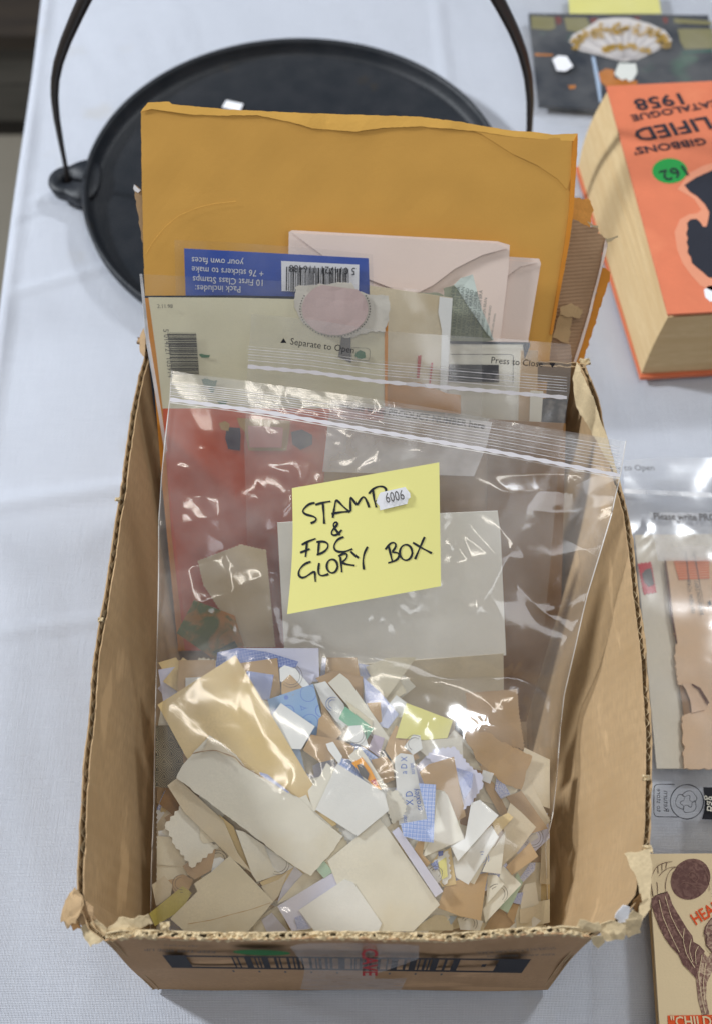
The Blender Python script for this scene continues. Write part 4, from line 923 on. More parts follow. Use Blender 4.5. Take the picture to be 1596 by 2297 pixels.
# framed picture printed on red
def rpt(x, y): return z3(x, y)
M_fr = paper('gilt_print', (190, 150, 80), var=.2); M_rose = paper('rose_print', (214, 140, 128), var=.15); M_slate = paper('slate_print', (80, 70, 84), var=.25)
S('printed_frame', [rpt(715, 1310), rpt(1055, 1330), rpt(1050, 1400), rpt(1030, 1520), rpt(790, 1520), rpt(765, 1400), rpt(730, 1360)], K-.0009, M_fr, pk)
S('printed_scene', [rpt(785, 1360), rpt(1010, 1372), rpt(1000, 1500), rpt(795, 1500)], K-.0016, M_rose, pk)
S('printed_figure', [rpt(650, 1370), rpt(735, 1375), rpt(740, 1420), rpt(735, 1520), rpt(660, 1510), rpt(640, 1440)], K-.0009, M_slate, pk)
S('printed_figure', [rpt(600, 1345), rpt(640, 1330), rpt(670, 1350), rpt(660, 1395), rpt(615, 1385)], K-.0016, M_fr, pk)
S('printed_figure', [rpt(1060, 1400), rpt(1130, 1385), rpt(1195, 1420), rpt(1195, 1480), rpt(1120, 1515), rpt(1070, 1480)], K-.0009, M_slate, pk)
# torn round gummed piece stuck on the pack
rs = thing('round_seal', 'torn pinkish round perforated seal stuck near the top of the cream pack', 'seal', PS(750, 700, lean(.259)))
M_seal = paper('seal_pink', (208, 184, 180), var=.06, stain=(190, 160, 160)); M_sealo = paper('seal_backing', (214, 208, 196), var=.06)
card_('seal_backing', None, None, [z3(1085, 475), z3(1160, 465), z3(1340, 448), z3(1445, 445), z3(1470, 490), z3(1560, 525), z3(1680, 530), z3(1690, 620), z3(1660, 760), z3(1560, 760), z3(1420, 800), z3(1250, 770), z3(1130, 700), z3(1080, 600)], .2605, M_sealo, rag=.0008, parent=rs, disp=crumple(.0006, 60), thick=.0003, step=.005)
ci = [z3(1340+210*math.cos(t), 615+168*math.sin(t)) for t in [k*math.pi/30 for k in range(60)] if math.sin(t) > -.78 or math.cos(t) < -.4]
card_('seal_disc', None, None, ci, .2592, M_seal, parent=rs, disp=crumple(.0006, 60), thick=.0002, step=.005)
vs = []; fs = []
for k in range(64):
    t = k*2*math.pi/64
    if math.sin(t) < -.55: continue
    cx_, cy_ = z3(1340+222*math.cos(t), 615+178*math.sin(t)); b0 = len(vs)
    for j in range(6): vs.append(PS(cx_+1.7*math.cos(j*math.pi/3), cy_+1.7*math.sin(j*math.pi/3), lean(.2583)))
    fs.append([b0+j for j in range(6)])
setp(mk('perforations', vs, fs, M_grey, rs), kind='stuff')
S('grey_mark', [z3(1385, 770), z3(1440, 772), z3(1442, 960), z3(1360, 920)], K-.0012, M_grey, pk)
ribbon('crest_outline', [[z3(1445, 865), z3(1562, 870), z3(1560, 950), z3(1445, 945), z3(1445, 865)]], lean(K-.0014), 1.0, M_grey, pk)
S('crest_print', [z3(1475, 890), z3(1500, 878), z3(1530, 890), z3(1535, 925), z3(1490, 935), z3(1465, 915)], K-.0014, M_dkg, pk, rag=.001, step=.003)
# third bag (around the pack) and middle zip bag
b3 = thing('zip_bag', 'clear zip bag holding the large cream and red stamp pack', 'plastic bag', PS(600, 1000, lean(.255)))
card_('bag_film', None, None, [(314, 614), (500, 624), (840, 640), (1080, 662), (1080, 1000), (1000, 1440), (420, 1440), (370, 1010), (345, 850), (330, 760)], .2550, M_film3, parent=b3, thick=.00008, step=.005, disp=crumple(.0012, 30, 4))
card_('bag_seam', None, None, [(313, 614), (319, 614), (335, 760), (350, 850), (376, 1010), (370, 1020), (344, 860), (328, 770)], .2538, M_zip, parent=b3, thick=.0003, step=.005)
b2_ = thing('zip_bag', 'middle clear zip bag printed Separate to Open and Press to Close', 'plastic bag', PS(900, 1000, lean(.245)))
ML = lean(.2450)
mb = [(565, 703), (700, 716), (858, 742), (1000, 752), (1140, 760), (1278, 772), (1281, 800), (1276, 880), (1266, 930), (1255, 1010), (1220, 1400), (560, 1400), (548, 1000), (556, 823)]
card_('bag_film', None, None, mb, .2450, M_film2, parent=b2_, thick=.00008, step=.0035, disp=lambda p: (.0010+.0009*max(0, min(1, (p.x-.01)*40)))*(creased(p, 1, 3)-.2))
def zipline(pts, fn, wd, mat, par, rad=.0008, nm='zip_strip'):
    cv = curve([PS(x, y, fn) for x, y in pts]); P2 = [cv(i/40) for i in range(41)]
    return tube(nm, P2, rad, mat, par, n=6)
ribs2 = [((556, 823), (700, 836), (841, 856), (1000, 870), (1270, 893))]
M_zs = paper('zip_plastic', (226, 222, 226), var=.02, rough=.35); M_zt = film('zip_rib', .5, .25, bump=.05)
FL2 = lean(.2435)
ribbon('zip_strip', [list(ribs2[0])], FL2, 9, M_zs, b2_)
for k in range(1, 7):
    ribbon('zip_rib', [[(x, y-8-k*6.2) for x, y in ribs2[0]]], FL2, 1.3, M_zs if k % 2 else M_zt, b2_)
lettering('Separate to Open', (651, 772), (793, 792), lean(.2405), M_ink, b2_, 'printed_text', hk=1.05)
lettering('Press to Close', (1100, 814), (1215, 823), lean(.2405), M_ink, b2_, 'printed_text', hk=1.05)
for q in ([(629, 769), (643, 769), (636, 758)], [(1231, 814), (1245, 814), (1238, 825)]): mk('printed_triangle', [PS(x, y, lean(.2405)) for x, y in q], [[0, 1, 2]], M_ink, b2_)
pn = [(742, 896), (800, 902), (920, 922), (1103, 947), (1090, 1000), (1062, 1068), (723, 1058)]
card_('write_on_panel', None, None, pn, .2425, M_panel, parent=b2_, thick=.0002, step=.008)
lettering('Please write PRODUCT NUMBER here', (768, 916), (1085, 962), lean(.2405), M_grey, b2_, 'printed_text', bold=True, hk=1.05)
# sheets seen through the front bag
o = card_('mauve_card', 'dull pinkish brown card behind the write-on panel of the middle bag', 'card', [(735, 940), (1120, 950), (1115, 1500), (700, 1500)], .2490, paper('mauve_brown', (178, 148, 116), var=.08), thick=.0006, step=.01)
o = card_('contents_shade_sheet', 'brown kraft sheet standing in for contents and shade, back right of the box', 'paper sheet', [(1095, 940), (1268, 950), (1250, 1640), (1080, 1640)], .2475, M_dbrown, thick=.0006, step=.01, disp=crumple(.001, 25))  # brown colour covers both bag contents and the shade inside the box
o = card_('cream_sheet', 'big blank cream envelope behind and below the yellow note', 'envelope', [(622, 1173), (800, 1160), (1115, 1146), (1122, 1200), (1134, 1470), (640, 1505)], .2160, paper('bright_envelope', (243, 240, 230), var=.03), s=.95, thick=.0008, step=.01, disp=crumple(.0004, 22))
o = card_('cream_sheet', 'cream card with a grey vertical line below the blank envelope', 'card', [(690, 1500), (1128, 1466), (1130, 1640), (690, 1660)], .2145, M_ivory, s=.93, thick=.0008, step=.01)
S('grey_line', [(1012, 1475), (1022, 1475), (1022, 1620), (1015, 1620)], .205, M_grey, o) if False else None
o = card_('pinked_scrap', 'plain beige paper piece with a pinked top edge left of the yellow note', 'paper scrap', [z5(465, 708), z5(740, 605), z5(900, 640), z5(960, 1260), z5(760, 1260), z5(500, 860)], .2230, paper('beige_scrap', (204, 184, 150), var=.05), s=1.0, thick=.0004, serr=.0010, step=.008)
fc = thing('floral_card', 'small card printed with green and orange flowers, low at the left', 'card', PS(480, 1400, lean(.215)))
card_('card_body', None, None, [z5(440, 960), z5(700, 1060), z5(760, 1250), z5(560, 1330), z5(330, 1170)], .2185, pattern('floral_print', 'collage', (96, 110, 60), (196, 130, 60), 1.2), parent=fc, thick=.0006, step=.01)
card_('printed_leaf', None, None, [z5(640, 1250), z5(700, 1220), z5(720, 1260), z5(600, 1310), z5(560, 1290)], .2170, paper('leaf_green', (40, 66, 56), var=.2), parent=fc, thick=.0002, step=.01)
# ---------------------------------------------------------------- the heap of clippings
G0, GS = .026, .42
G = lambda x, y: G0+(y-.115)*GS
st = 6; X0, Y0 = 330, 1430; NX, NY = 155, 118
gxs = X0+st*np.arange(NX); gys = Y0+st*np.arange(NY); GX, GY = np.meshgrid(gxs, gys)
Hm = .012*np.exp(-((GX-800)/300.)**2-((GY-1790)/210.)**2)     # the heap bulges in the middle
def hplane(o, a, b_, xc, yc): return lambda x, y: G(x, y)+o+a*(x-xc)+b_*(y-yc)
def solve_grid(px, py):   # world x,y on G + current heights
    v = CY-py; u = px-CX; ry = F*math.cos(TH)+v*math.sin(TH); rz = F*math.sin(TH)-v*math.cos(TH)
    # z = CH - rz*d ; y = ry*d ; z = .022+(y-.115)*.34+.012
    d = (CH-G0+.115*GS-.010)/(rz+GS*ry); return u*d, ry*d
WX, WY = solve_grid(GX, GY)
pile = []; Idm = -np.ones((NY, NX), int)
def drop(pts, mat, name='paper_clipping', label=None, cat='paper scrap', group=None, tilt=.05, pct=88, serr=None, rag=0, thick=.0003, curl=.0004, parent=None, rr=random, eps=.00015):
    m = inside(GX, GY, pts)
    if not m.any(): m = inside(GX, GY, [(x+4*(1 if i % 2 else -1), y+4) for i, (x, y) in enumerate(pts)])
    if not m.any(): cx_, cy_ = pts[0]; m = (abs(GX-cx_) < st) & (abs(GY-cy_) < st)
    if not m.any(): return None
    xc, yc = WX[m].mean(), WY[m].mean(); a = rr.uniform(-tilt, tilt)*1.2; b_ = rr.uniform(-tilt, tilt)
    loc = a*(WX[m]-xc)+b_*(WY[m]-yc)
    o_ = np.percentile(Hm[m]-loc, pct)+eps+thick
    vis_ = o_+loc > Hm[m]-.0004; tmp = Idm[m]; tmp[vis_] = len(pile); Idm[m] = tmp; Hm[m] = np.maximum(Hm[m], o_+loc)
    sd = rr.uniform(0, 50)
    ob = psheet(name, pts, hplane(o_, a, b_, xc, yc), mat, thick=thick, serr=serr, rag=rag, parent=parent, step=.007, disp=crumple(curl, 24, sd))
    if parent is None: setp(ob, label, cat, group)
    pile.append(ob); ob_fn[ob.name] = (o_, a, b_, xc, yc)
    return ob
ob_fn = {}
rf = random.Random(11)
fillm = [M_cream]*8+[M_ivory]*7+[M_offw]*8+[M_white]*6+[M_tan]*4+[M_brown]*3+[M_buff]*2+[M_speck]*2+[M_lav]*2+[M_dbrown]*2+[M_plaid]
NFILL = 0
for k in range(190):
    for _ in range(50):
        cx_ = rf.uniform(345, 1245); cy_ = rf.uniform(1500, 2100)
        if cy_ < 1560 and (cx_ > 900 or cx_ < 400): continue
        if cy_ < 1720 and cx_ > 900: continue
        break
    w_, h_ = rf.uniform(38, 90), rf.uniform(24, 56); an = rf.uniform(0, math.pi)
    if rf.random() < .5: an = rf.gauss(-.9, .35) if cx_ > 800 else rf.gauss(.7, .4)
    pts = []
    for sx, sy in ((-1, -1), (1, -1), (1, 1), (-1, 1)):
        x = cx_+(sx*w_*rf.uniform(.8, 1))*math.cos(an)-(sy*h_*rf.uniform(.8, 1))*math.sin(an); y = cy_+(sx*w_)*math.sin(an)*.92+(sy*h_)*math.cos(an)*.92
        lim = 352+max(0, (1650-y))*.02; pts.append((min(max(x, lim), 1232), min(max(y, 1475), 2112)))
    drop(pts, rf.choice(fillm), name='paper_clipping', label='small plain clipping half buried among the other clippings of the heap', group='clippings buried in the heap', tilt=.07, pct=85, rr=rf, serr=.0012 if rf.random() < .12 else None)
NFILL = len(pile)
Z1 = lambda x, y: (280.4+x/3.162, 1402+y/3.162)
Z2 = lambda x, y: (729+x/2.846, 1402+y/2.846)
Z3 = lambda x, y: (308.4+x/3.348, 1794.5+y/3.348)
Z4 = lambda x, y: (729+x/2.846, 1794.5+y/2.846)
def q(z, *p): return [z(x, y) for x, y in p]
CL = 'paper scrap'
items = [
 (q(Z1, (790, 165), (1372, 165), (1378, 400), (1000, 420)), M_lav, 'pale lavender sheet at the very top of the heap, partly hidden by bag haze', {}),
 (q(Z1, (655, 195), (800, 163), (1000, 190), (1230, 260), (1210, 300), (830, 300), (640, 320)), M_plaidd, 'dark blue crosshatched envelope lining behind the big buff sheet', {}),
 (q(Z1, (382, 250), (640, 250), (660, 500), (372, 500)), M_tan, 'square tan card at the upper left of the heap', {}),
 (q(Z1, (430, 375), (562, 370), (562, 470), (430, 470)), M_white, 'small greyish white slip on the square tan card', {}),
 (q(Z2, (-60, 340), (60, 290), (200, 325), (240, 330), (245, 520), (60, 480)), M_brown, 'tan kraft piece at the top centre of the heap behind the long cream strip', {}),
 (q(Z2, (243, 335), (350, 430), (468, 570), (400, 662), (320, 640), (255, 480)), M_speck, 'blue speckled security paper triangle at the top centre', {}),
 (q(Z1, (820, 270), (1080, 235), (1106, 480), (1060, 560), (900, 500)), M_tan, 'tan card with rounded corner right of the buff sheet tip', {}),
 (q(Z1, (860, 325), (1055, 355), (1025, 530), (960, 530), (880, 430)), M_speckd, 'dense blue speckled scrap just right of the big buff sheet', {}),
 (q(Z1, (1210, 310), (1345, 350), (1322, 416), (1270, 440), (1200, 380)), M_lav, 'small lavender scrap with faint pattern near the top centre', {}),
 (q(Z1, (1095, 310), (1130, 285), (1210, 310), (1310, 430), (1230, 450), (1100, 400)), M_white, 'white scrap with bent corner above the tan triangle', {}),
 (q(Z1, (1170, 352), (1255, 440), (1190, 500), (1110, 490), (1110, 410)), M_tan, 'little tan triangle above the blue ringed paper', {}),
 (q(Z2, (265, 500), (353, 493), (362, 640), (330, 640)), M_tan, 'small tan rectangle between cream strip and speckled triangle', {}),
 (q(Z2, (20, 370), (95, 308), (150, 350), (420, 738), (380, 782), (250, 640)), M_offw, 'long cream strip slanting down from the top centre', {}),
 (q(Z1, (1340, 420), (1420, 400), (1550, 560), (1590, 690), (1540, 740), (1400, 560)), M_white, 'glossy white strip right of the blue ringed paper', {}),
 (q(Z1, (1380, 520), (1450, 640), (1540, 770), (1480, 860), (1420, 780)), M_tan, 'tan folded strip beside the blue ringed paper', {}),
 (q(Z1, (1190, 770), (1240, 880), (1280, 1050), (1180, 980), (1130, 830)), M_bluel, 'pale blue sliver below the white slip', {}),
 (q(Z2, (130, 480), (300, 612), (296, 660), (180, 600)), M_cream, 'narrow cream slip above the mint green one', {}),
 (q(Z2, (128, 520), (310, 660), (264, 735), (88, 600)), M_green, 'mint green slip in the upper middle of the heap', {}),
 (q(Z1, (1010, 530), (1335, 418), (1425, 780), (1290, 826), (1040, 640)), M_rings, 'light blue paper printed with darker blue rings', {}),
 (q(Z1, (1105, 555), (1346, 720), (1250, 882), (1180, 880), (1030, 660)), M_white, 'white stamp sized slip lying on the blue ringed paper', {}),
 (q(Z2, (0, 560), (110, 690), (20, 780), (-60, 760), (-40, 600)), M_tan, 'brown folded paper left of the mint green slip', {}),
 (q(Z2, (150, 645), (230, 640), (278, 782), (110, 735)), M_white, 'white scrap just under the mint green slip', {}),
 (q(Z2, (310, 700), (378, 722), (342, 842), (272, 790)), M_lilac, 'small lilac scrap right of the white one', {}),
 (q(Z2, (-90, 700), (110, 740), (190, 780), (170, 860), (90, 850), (-30, 880), (-140, 800)), M_tan, 'crumpled tan paper in the middle of the heap', {}),
 (q(Z2, (5, 760), (50, 745), (110, 840), (90, 890), (20, 800)), M_white, 'thin white sliver on the crumpled tan paper', {}),
 (q(Z2, (350, 800), (410, 795), (440, 850), (380, 880)), M_navy, 'tiny dark blue stamp fragment near the lilac scrap', {}),
 (q(Z2, (400, 740), (450, 640), (540, 720), (600, 850), (470, 930), (380, 800)), M_tan, 'dull tan paper left of the yellow piece', {}),
 (q(Z2, (517, 498), (813, 610), (778, 722), (640, 735), (448, 722)), M_yel, 'bright yellow square clipping at the top right of the heap', {}),
 (q(Z2, (780, 720), (820, 672), (900, 740), (1000, 900), (920, 880)), M_offw, 'cream sliver between the yellow square and the brown strip', {}),
 (q(Z2, (893, 435), (1225, 411), (1235, 560), (1272, 800), (1060, 740), (925, 690)), M_brown, 'upright tan envelope piece with pinked top at the upper right', dict(serr=.0009)),
 (q(Z2, (832, 596), (912, 588), (922, 680), (876, 712), (826, 668)), M_navy, 'black postage stamp corner left of the upright tan piece', {}),
 (q(Z2, (1240, 1000), (1300, 980), (1435, 1250), (1400, 1290), (1240, 1120)), M_ivory, 'long beige strip down the right side of the heap', {}),
 (q(Z2, (1150, 1100), (1250, 1060), (1420, 1300), (1320, 1330)), M_brown, 'brown strip beside the long beige one at the right side', {}),
 (q(Z2, (880, 690), (930, 680), (1060, 692), (1110, 740), (1320, 838), (1250, 1052), (1130, 1010), (960, 860)), M_tan, 'wide tan envelope corner below the upright tan piece', dict(rag=.0006)),
 (q(Z2, (1000, 940), (1075, 1010), (1180, 1230), (1110, 1210), (1020, 1050)), M_tan, 'tan strip running down from the wide tan corner', {}),
 (q(Z2, (1090, 980), (1140, 1010), (1180, 1080), (1120, 1110), (1080, 1050)), M_speck, 'small blue dotted corner among white slips at the right', {}),
 (q(Z2, (1005, 925), (1075, 948), (1050, 1015), (990, 990)), M_white, 'small white slip above the tan strip at the right', {}),
 (q(Z2, (610, 740), (870, 718), (880, 850), (860, 900), (700, 880), (600, 800)), M_offw, 'white paper under the yellow square', {}),
 (q(Z2, (870, 740), (960, 850), (1000, 940), (930, 910), (880, 850)), M_cream, 'thin cream wedge right of the white paper', {}),
 (q(Z2, (640, 840), (700, 790), (830, 780), (920, 900), (1000, 960), (1005, 1030), (930, 1140), (880, 1180), (840, 1000)), M_lav, 'white and pale lilac envelope piece with wavy edge right of centre', dict(serr=.0012)),
 (q(Z2, (835, 912), (942, 945), (935, 1040), (885, 1118), (850, 1000)), M_speckd, 'blue speckled lining strip on the pale lilac piece', {}),
 (q(Z2, (500, 780), (560, 700), (605, 705), (620, 790), (560, 830)), M_white, 'crinkled whitish scrap above the blue script paper', {}),
 (q(Z2, (290, 862), (390, 840), (432, 890), (440, 990), (385, 1012), (330, 960)), M_tan, 'rounded tan scrap right of the orange stamp', {}),
 (q(Z1, (295, 945), (380, 850), (405, 940), (330, 990)), M_plaid, 'small blue plaid corner at the left edge above the brown papers', {}),
 (q(Z1, (250, 1080), (300, 970), (440, 905), (470, 960), (330, 1140)), M_brown, 'brown paper left of the torn cream envelope', {}),
 (q(Z1, (243, 1272), (300, 1150), (430, 1270), (345, 1352)), M_dbrown, 'dark kraft corner sticking out at the left edge', {}),
 (q(Z1, (220, 715), (310, 712), (400, 850), (420, 1020), (330, 1160), (215, 1150)), M_waves, 'black and cream paper with overlapping arc pattern at the left edge', {}),
 (q(Z2, (600, 940), (660, 890), (820, 842), (850, 1000), (896, 1222), (842, 1252), (760, 1060), (640, 1040)), M_tan, 'large tan triangle leaning in the middle right', {}),
 (q(Z2, (218, 778), (260, 830), (388, 1030), (350, 1058), (250, 990), (145, 840)), M_offw, 'white slip carrying an orange postage stamp', dict(name='stamp_clipping', stamp=1)),
 (q(Z1, (785, 215), (1500, 1415), (1300, 1530), (1000, 1560), (700, 1300), (430, 930), (232, 566)), M_buff, 'biggest buff yellow sheet slanting across the upper left of the heap', dict(tilt=.01, pct=99.5, big=1)),
 (q(Z4, (780, -30), (886, 250), (612, 372), (690, 210), (705, 40), (735, -60)), M_offw, 'tall white slip leaning against the large tan triangle', {}),
 (q(Z2, (440, 850), (480, 820), (560, 830), (600, 1015), (655, 1245), (470, 1280), (455, 1050)), M_white, 'white wrapping paper strip printed with looping blue script', dict(script=1)),
 (q(Z2, (595, 1012), (705, 1020), (700, 1120), (690, 1390), (600, 1380), (500, 1350), (480, 1270), (650, 1240)), M_plaid, 'blue and white plaid paper hanging below the script paper', {}),
 (q(Z2, (370, 1130), (400, 1060), (460, 1060), (520, 1160), (500, 1230), (430, 1270)), M_offw, 'small cream piece with a rounded corner beside the big white slip', dict(serr=.0011)),
 (q(Z2, (-30, 960), (10, 880), (100, 960), (60, 1100), (-80, 1200), (-110, 1060)), M_offw, 'off white slip with clipped corner just right of the buff sheet', {}),
 (q(Z2, (78, 886), (378, 1076), (405, 1185), (205, 1350), (-60, 1180)), M_white, 'large smooth white slip in the centre of the heap', dict(tilt=.02)),
 (q(Z1, (1230, 1230), (1285, 1205), (1340, 1320), (1480, 1440), (1390, 1420)), M_offw, 'little white corner lying on the buff sheet', {}),
 (q(Z3, (600, 345), (690, 420), (640, 560), (560, 500), (540, 420)), M_ivory, 'ragged ivory scrap above the big lower left envelope', {}),
 (q(Z3, (556, 450), (622, 430), (690, 470), (600, 550), (555, 540)), M_white, 'small white scrap beside the brown letter fragment', {}),
 (q(Z3, (340, 500), (420, 440), (590, 370), (555, 530), (430, 600), (380, 560)), M_brown, 'brown scrap with dark handwriting under the perforated piece', {}),
 (q(Z3, (108, 640), (200, 570), (262, 640), (250, 720), (140, 800)), M_ivory, 'ivory scrap with grey handwriting at the lower left edge', {}),
 (q(Z3, (230, 600), (340, 560), (420, 600), (380, 690), (280, 700)), M_tan, 'tan scrap between the handwriting and the olive piece', {}),
 (q(Z3, (88, 855), (340, 648), (410, 700), (330, 830), (132, 950)), paper('olive_yellow', (186, 172, 92), var=.14), 'olive yellow paper at the lower left corner', {}),
 (q(Z3, (335, 35), (480, 110), (480, 300), (620, 345), (410, 512), (280, 340), (206, 190)), M_offw, 'cream piece with perforated stamp edges at the left', dict(serr=.0016)),
 (q(Z3, (470, 170), (560, 210), (620, 310), (495, 328), (470, 290)), M_cream, 'small rounded cream tab beside the perforated piece', {}),
 (q(Z3, (610, 110), (720, 200), (870, 560), (820, 520), (700, 300)), M_buff, 'narrow orange buff strip under the torn cream envelope', {}),
 (q(Z1, (300, 1140), (370, 1085), (700, 1390), (800, 1620), (905, 1762), (760, 1660), (420, 1330)), M_ivory, 'long ivory envelope under the torn cream one', dict(tilt=.02)),
 (q(Z3, (920, 620), (1080, 545), (1185, 500), (1060, 690), (940, 650)), M_buff, 'tan strip peeking out below two white flaps', {}),
 (q(Z3, (738, 225), (800, 240), (950, 340), (1020, 510), (1080, 555), (900, 617), (860, 560)), M_offw, 'off white slip with square corner, left one of two flaps', {}),
 (q(Z3, (950, 340), (1175, 505), (1082, 560), (1020, 515)), M_white, 'white flap to the right, under the torn cream envelope', {}),
 (q(Z3, (930, 650), (1060, 600), (1130, 540), (1060, 720), (1010, 780)), M_ivory, 'folded ivory strip between envelope and lilac sheet', {}),
 (q(Z3, (860, 930), (990, 830), (1060, 790), (1140, 985), (1000, 1010), (870, 1010)), M_cream, 'cream paper right of the lower left envelope near the box rim', {}),
 (q(Z3, (930, 900), (1010, 850), (1130, 990), (980, 1010)), M_lav, 'lavender piece close to the front rim', {}),
 (q(Z3, (1180, 500), (1245, 560), (1050, 775), (1090, 650)), M_lav, 'thin lavender strip rising from the lilac sheet', {}),
 (q(Z3, (1240, 560), (1380, 520), (1440, 560), (1250, 700), (1045, 785)), M_cream, 'cream band above the lilac sheet', {}),
 (q(Z3, (1340, 520), (1400, 460), (1470, 540), (1400, 590)), M_green2, 'pale green scrap with black marks under the large white square', {}),
 (q(Z3, (1050, 800), (1480, 540), (1560, 620), (1300, 970), (1160, 985)), M_lav, 'lilac sheet with blue speckled lining at the front', dict(tilt=.02)),
 (q(Z3, (1180, 890), (1225, 872), (1300, 968), (1200, 975)), M_speckd, 'dark blue speckled corner near the front rim', {}),
 (q(Z3, (692, 420), (1020, 762), (960, 840), (806, 1020), (560, 1030), (390, 1020), (245, 895), (450, 690), (425, 630), (560, 540)), M_cream, 'large cream envelope with a diagonal seam at the lower left', dict(tilt=.015, pct=93, seam=1)),
 (q(Z1, (480, 915), (600, 783), (705, 860), (800, 940), (850, 1005), (1100, 1160), (1240, 1230), (1390, 1380), (1545, 1500), (1480, 1600), (1318, 1782), (1150, 1680), (365, 1085), (400, 1010)), M_offw, 'torn open cream envelope with crumpled upper edge, centre left', dict(tilt=.01, pct=99, rag=.0004, torn=1)),
 (q(Z4, (675, 400), (720, 345), (800, 305), (835, 540), (745, 556), (700, 480)), M_buff, 'buff scrap with a blue and yellow stamp, right of centre', dict(stamp2=1)),
 (q(Z4, (650, 430), (690, 420), (752, 500), (715, 532)), M_white, 'small white triangle beside the blue and yellow stamp', {}),
 (q(Z4, (590, 270), (635, 260), (620, 350), (670, 400), (640, 440), (560, 330)), M_tan, 'tan wedge beneath the tall white slip', {}),
 (q(Z4, (600, 800), (700, 735), (760, 740), (812, 795), (812, 835), (580, 835)), M_cream, 'rounded cream slip at the front rim, right of centre', {}),
 (q(Z4, (770, 740), (840, 745), (800, 800)), M_bluel, 'tiny pale blue scrap at the front rim', {}),
 (q(Z4, (840, 755), (900, 750), (1005, 775), (985, 835), (860, 830)), M_white, 'white slip at the front rim under the square kraft piece', {}),
 (q(Z4, (1060, 740), (1120, 690), (1210, 785), (1160, 830), (1010, 830)), M_brown, 'kraft scrap at the lower right by the front rim', {}),
 (q(Z4, (1270, 540), (1340, 525), (1362, 662), (1250, 722), (1240, 640)), M_offw, 'rounded off white slip stack at the lower right edge', {}),
 (q(Z4, (1240, 700), (1340, 680), (1350, 720), (1290, 790), (1240, 790)), M_ivory, 'ivory slip lowest at the right edge of the heap', {}),
 (q(Z4, (1190, 600), (1262, 590), (1245, 668), (1185, 655)), M_speckd, 'blue stamp piece at the lower right', {}),
 (q(Z4, (1170, 660), (1235, 670), (1200, 790), (1160, 740)), M_tan, 'narrow tan piece under the blue stamp at lower right', {}),
 (q(Z4, (1100, 690), (1225, 465), (1265, 520), (1165, 722)), M_green2, 'sage green slip at the lower right', {}),
 (q(Z4, (1240, 500), (1305, 405), (1340, 400), (1335, 450), (1262, 526)), M_speck, 'blue dotted strip with rounded end at the right', {}),
 (q(Z4, (1130, 420), (1250, 540), (1020, 785), (1005, 700), (1090, 560)), M_offw, 'white folded strip right of the square kraft piece', {}),
 (q(Z4, (1035, 480), (1090, 480), (1142, 540), (1025, 672)), M_offw, 'white corner tucked behind the square kraft piece', {}),
 (q(Z4, (715, 690), (760, 560), (830, 520), (1040, 462), (1020, 560), (992, 772), (860, 745)), M_tan, 'square kraft envelope piece at the front right', dict(tilt=.02)),
 (q(Z4, (1150, 430), (1305, 272), (1358, 362), (1190, 482)), M_tan, 'tan rectangle at the right side of the heap', {}),
 (q(Z4, (1290, 250), (1340, 200), (1360, 240), (1305, 275)), M_white, 'small white corner above the tan rectangle', {}),
 (q(Z4, (1140, 140), (1180, 20), (1250, 80), (1345, 175), (1230, 330), (1125, 425)), M_ivory, 'wide beige slip with curled top at the right', dict(tilt=.03)),
 (q(Z4, (1058, 330), (1150, 200), (1120, 474), (1000, 460)), M_offw, 'off white slip left of the wide beige one', {}),
 (q(Z4, (1060, 135), (1165, 82), (1200, 112), (1092, 232)), M_buff, 'small folded orange buff scrap right of the white slips', {}),
 (q(Z4, (1040, 190), (1108, 235), (950, 540), (925, 530), (980, 380)), M_offw, 'second white slip showing behind the front one, right of centre', {}),
 (q(Z4, (1060, 165), (1104, 238), (912, 542), (832, 495), (812, 370)), M_white, 'smooth white slip, lower of the two at right of centre', {}),
 (q(Z4, (930, 20), (985, 0), (1105, 100), (845, 392), (800, 300), (890, 245)), M_white, 'smooth white slip, upper of the two at right of centre', {}),
 (q(Z4, (425, 205), (466, 174), (752, 585), (702, 622)), M_lav, 'lavender strip along the right edge of the large white square', {}),
 (q(Z4, (345, 118), (395, 185), (730, 670), (560, 840), (330, 840), (100, 600), (15, 390)), M_offw, 'large white square envelope at the front centre', dict(tilt=.01, pct=99.5)),
 (q(Z4, (-168, 705), (125, 508), (182, 530), (360, 790), (335, 850), (-60, 850)), M_white, 'wide white slip at the front rim, left of the white square', dict(tilt=.01, pct=92)),
]
rp = random.Random(5)
def on_piece(ob, pts, mat, name, off=.0004, **k):
    f = hplane(*[ob_fn[ob.name][0]+off+.0004]+list(ob_fn[ob.name][1:])); return psheet(name, pts, f, mat, thick=.0001, parent=ob, step=.007, **k)
FIDX = []
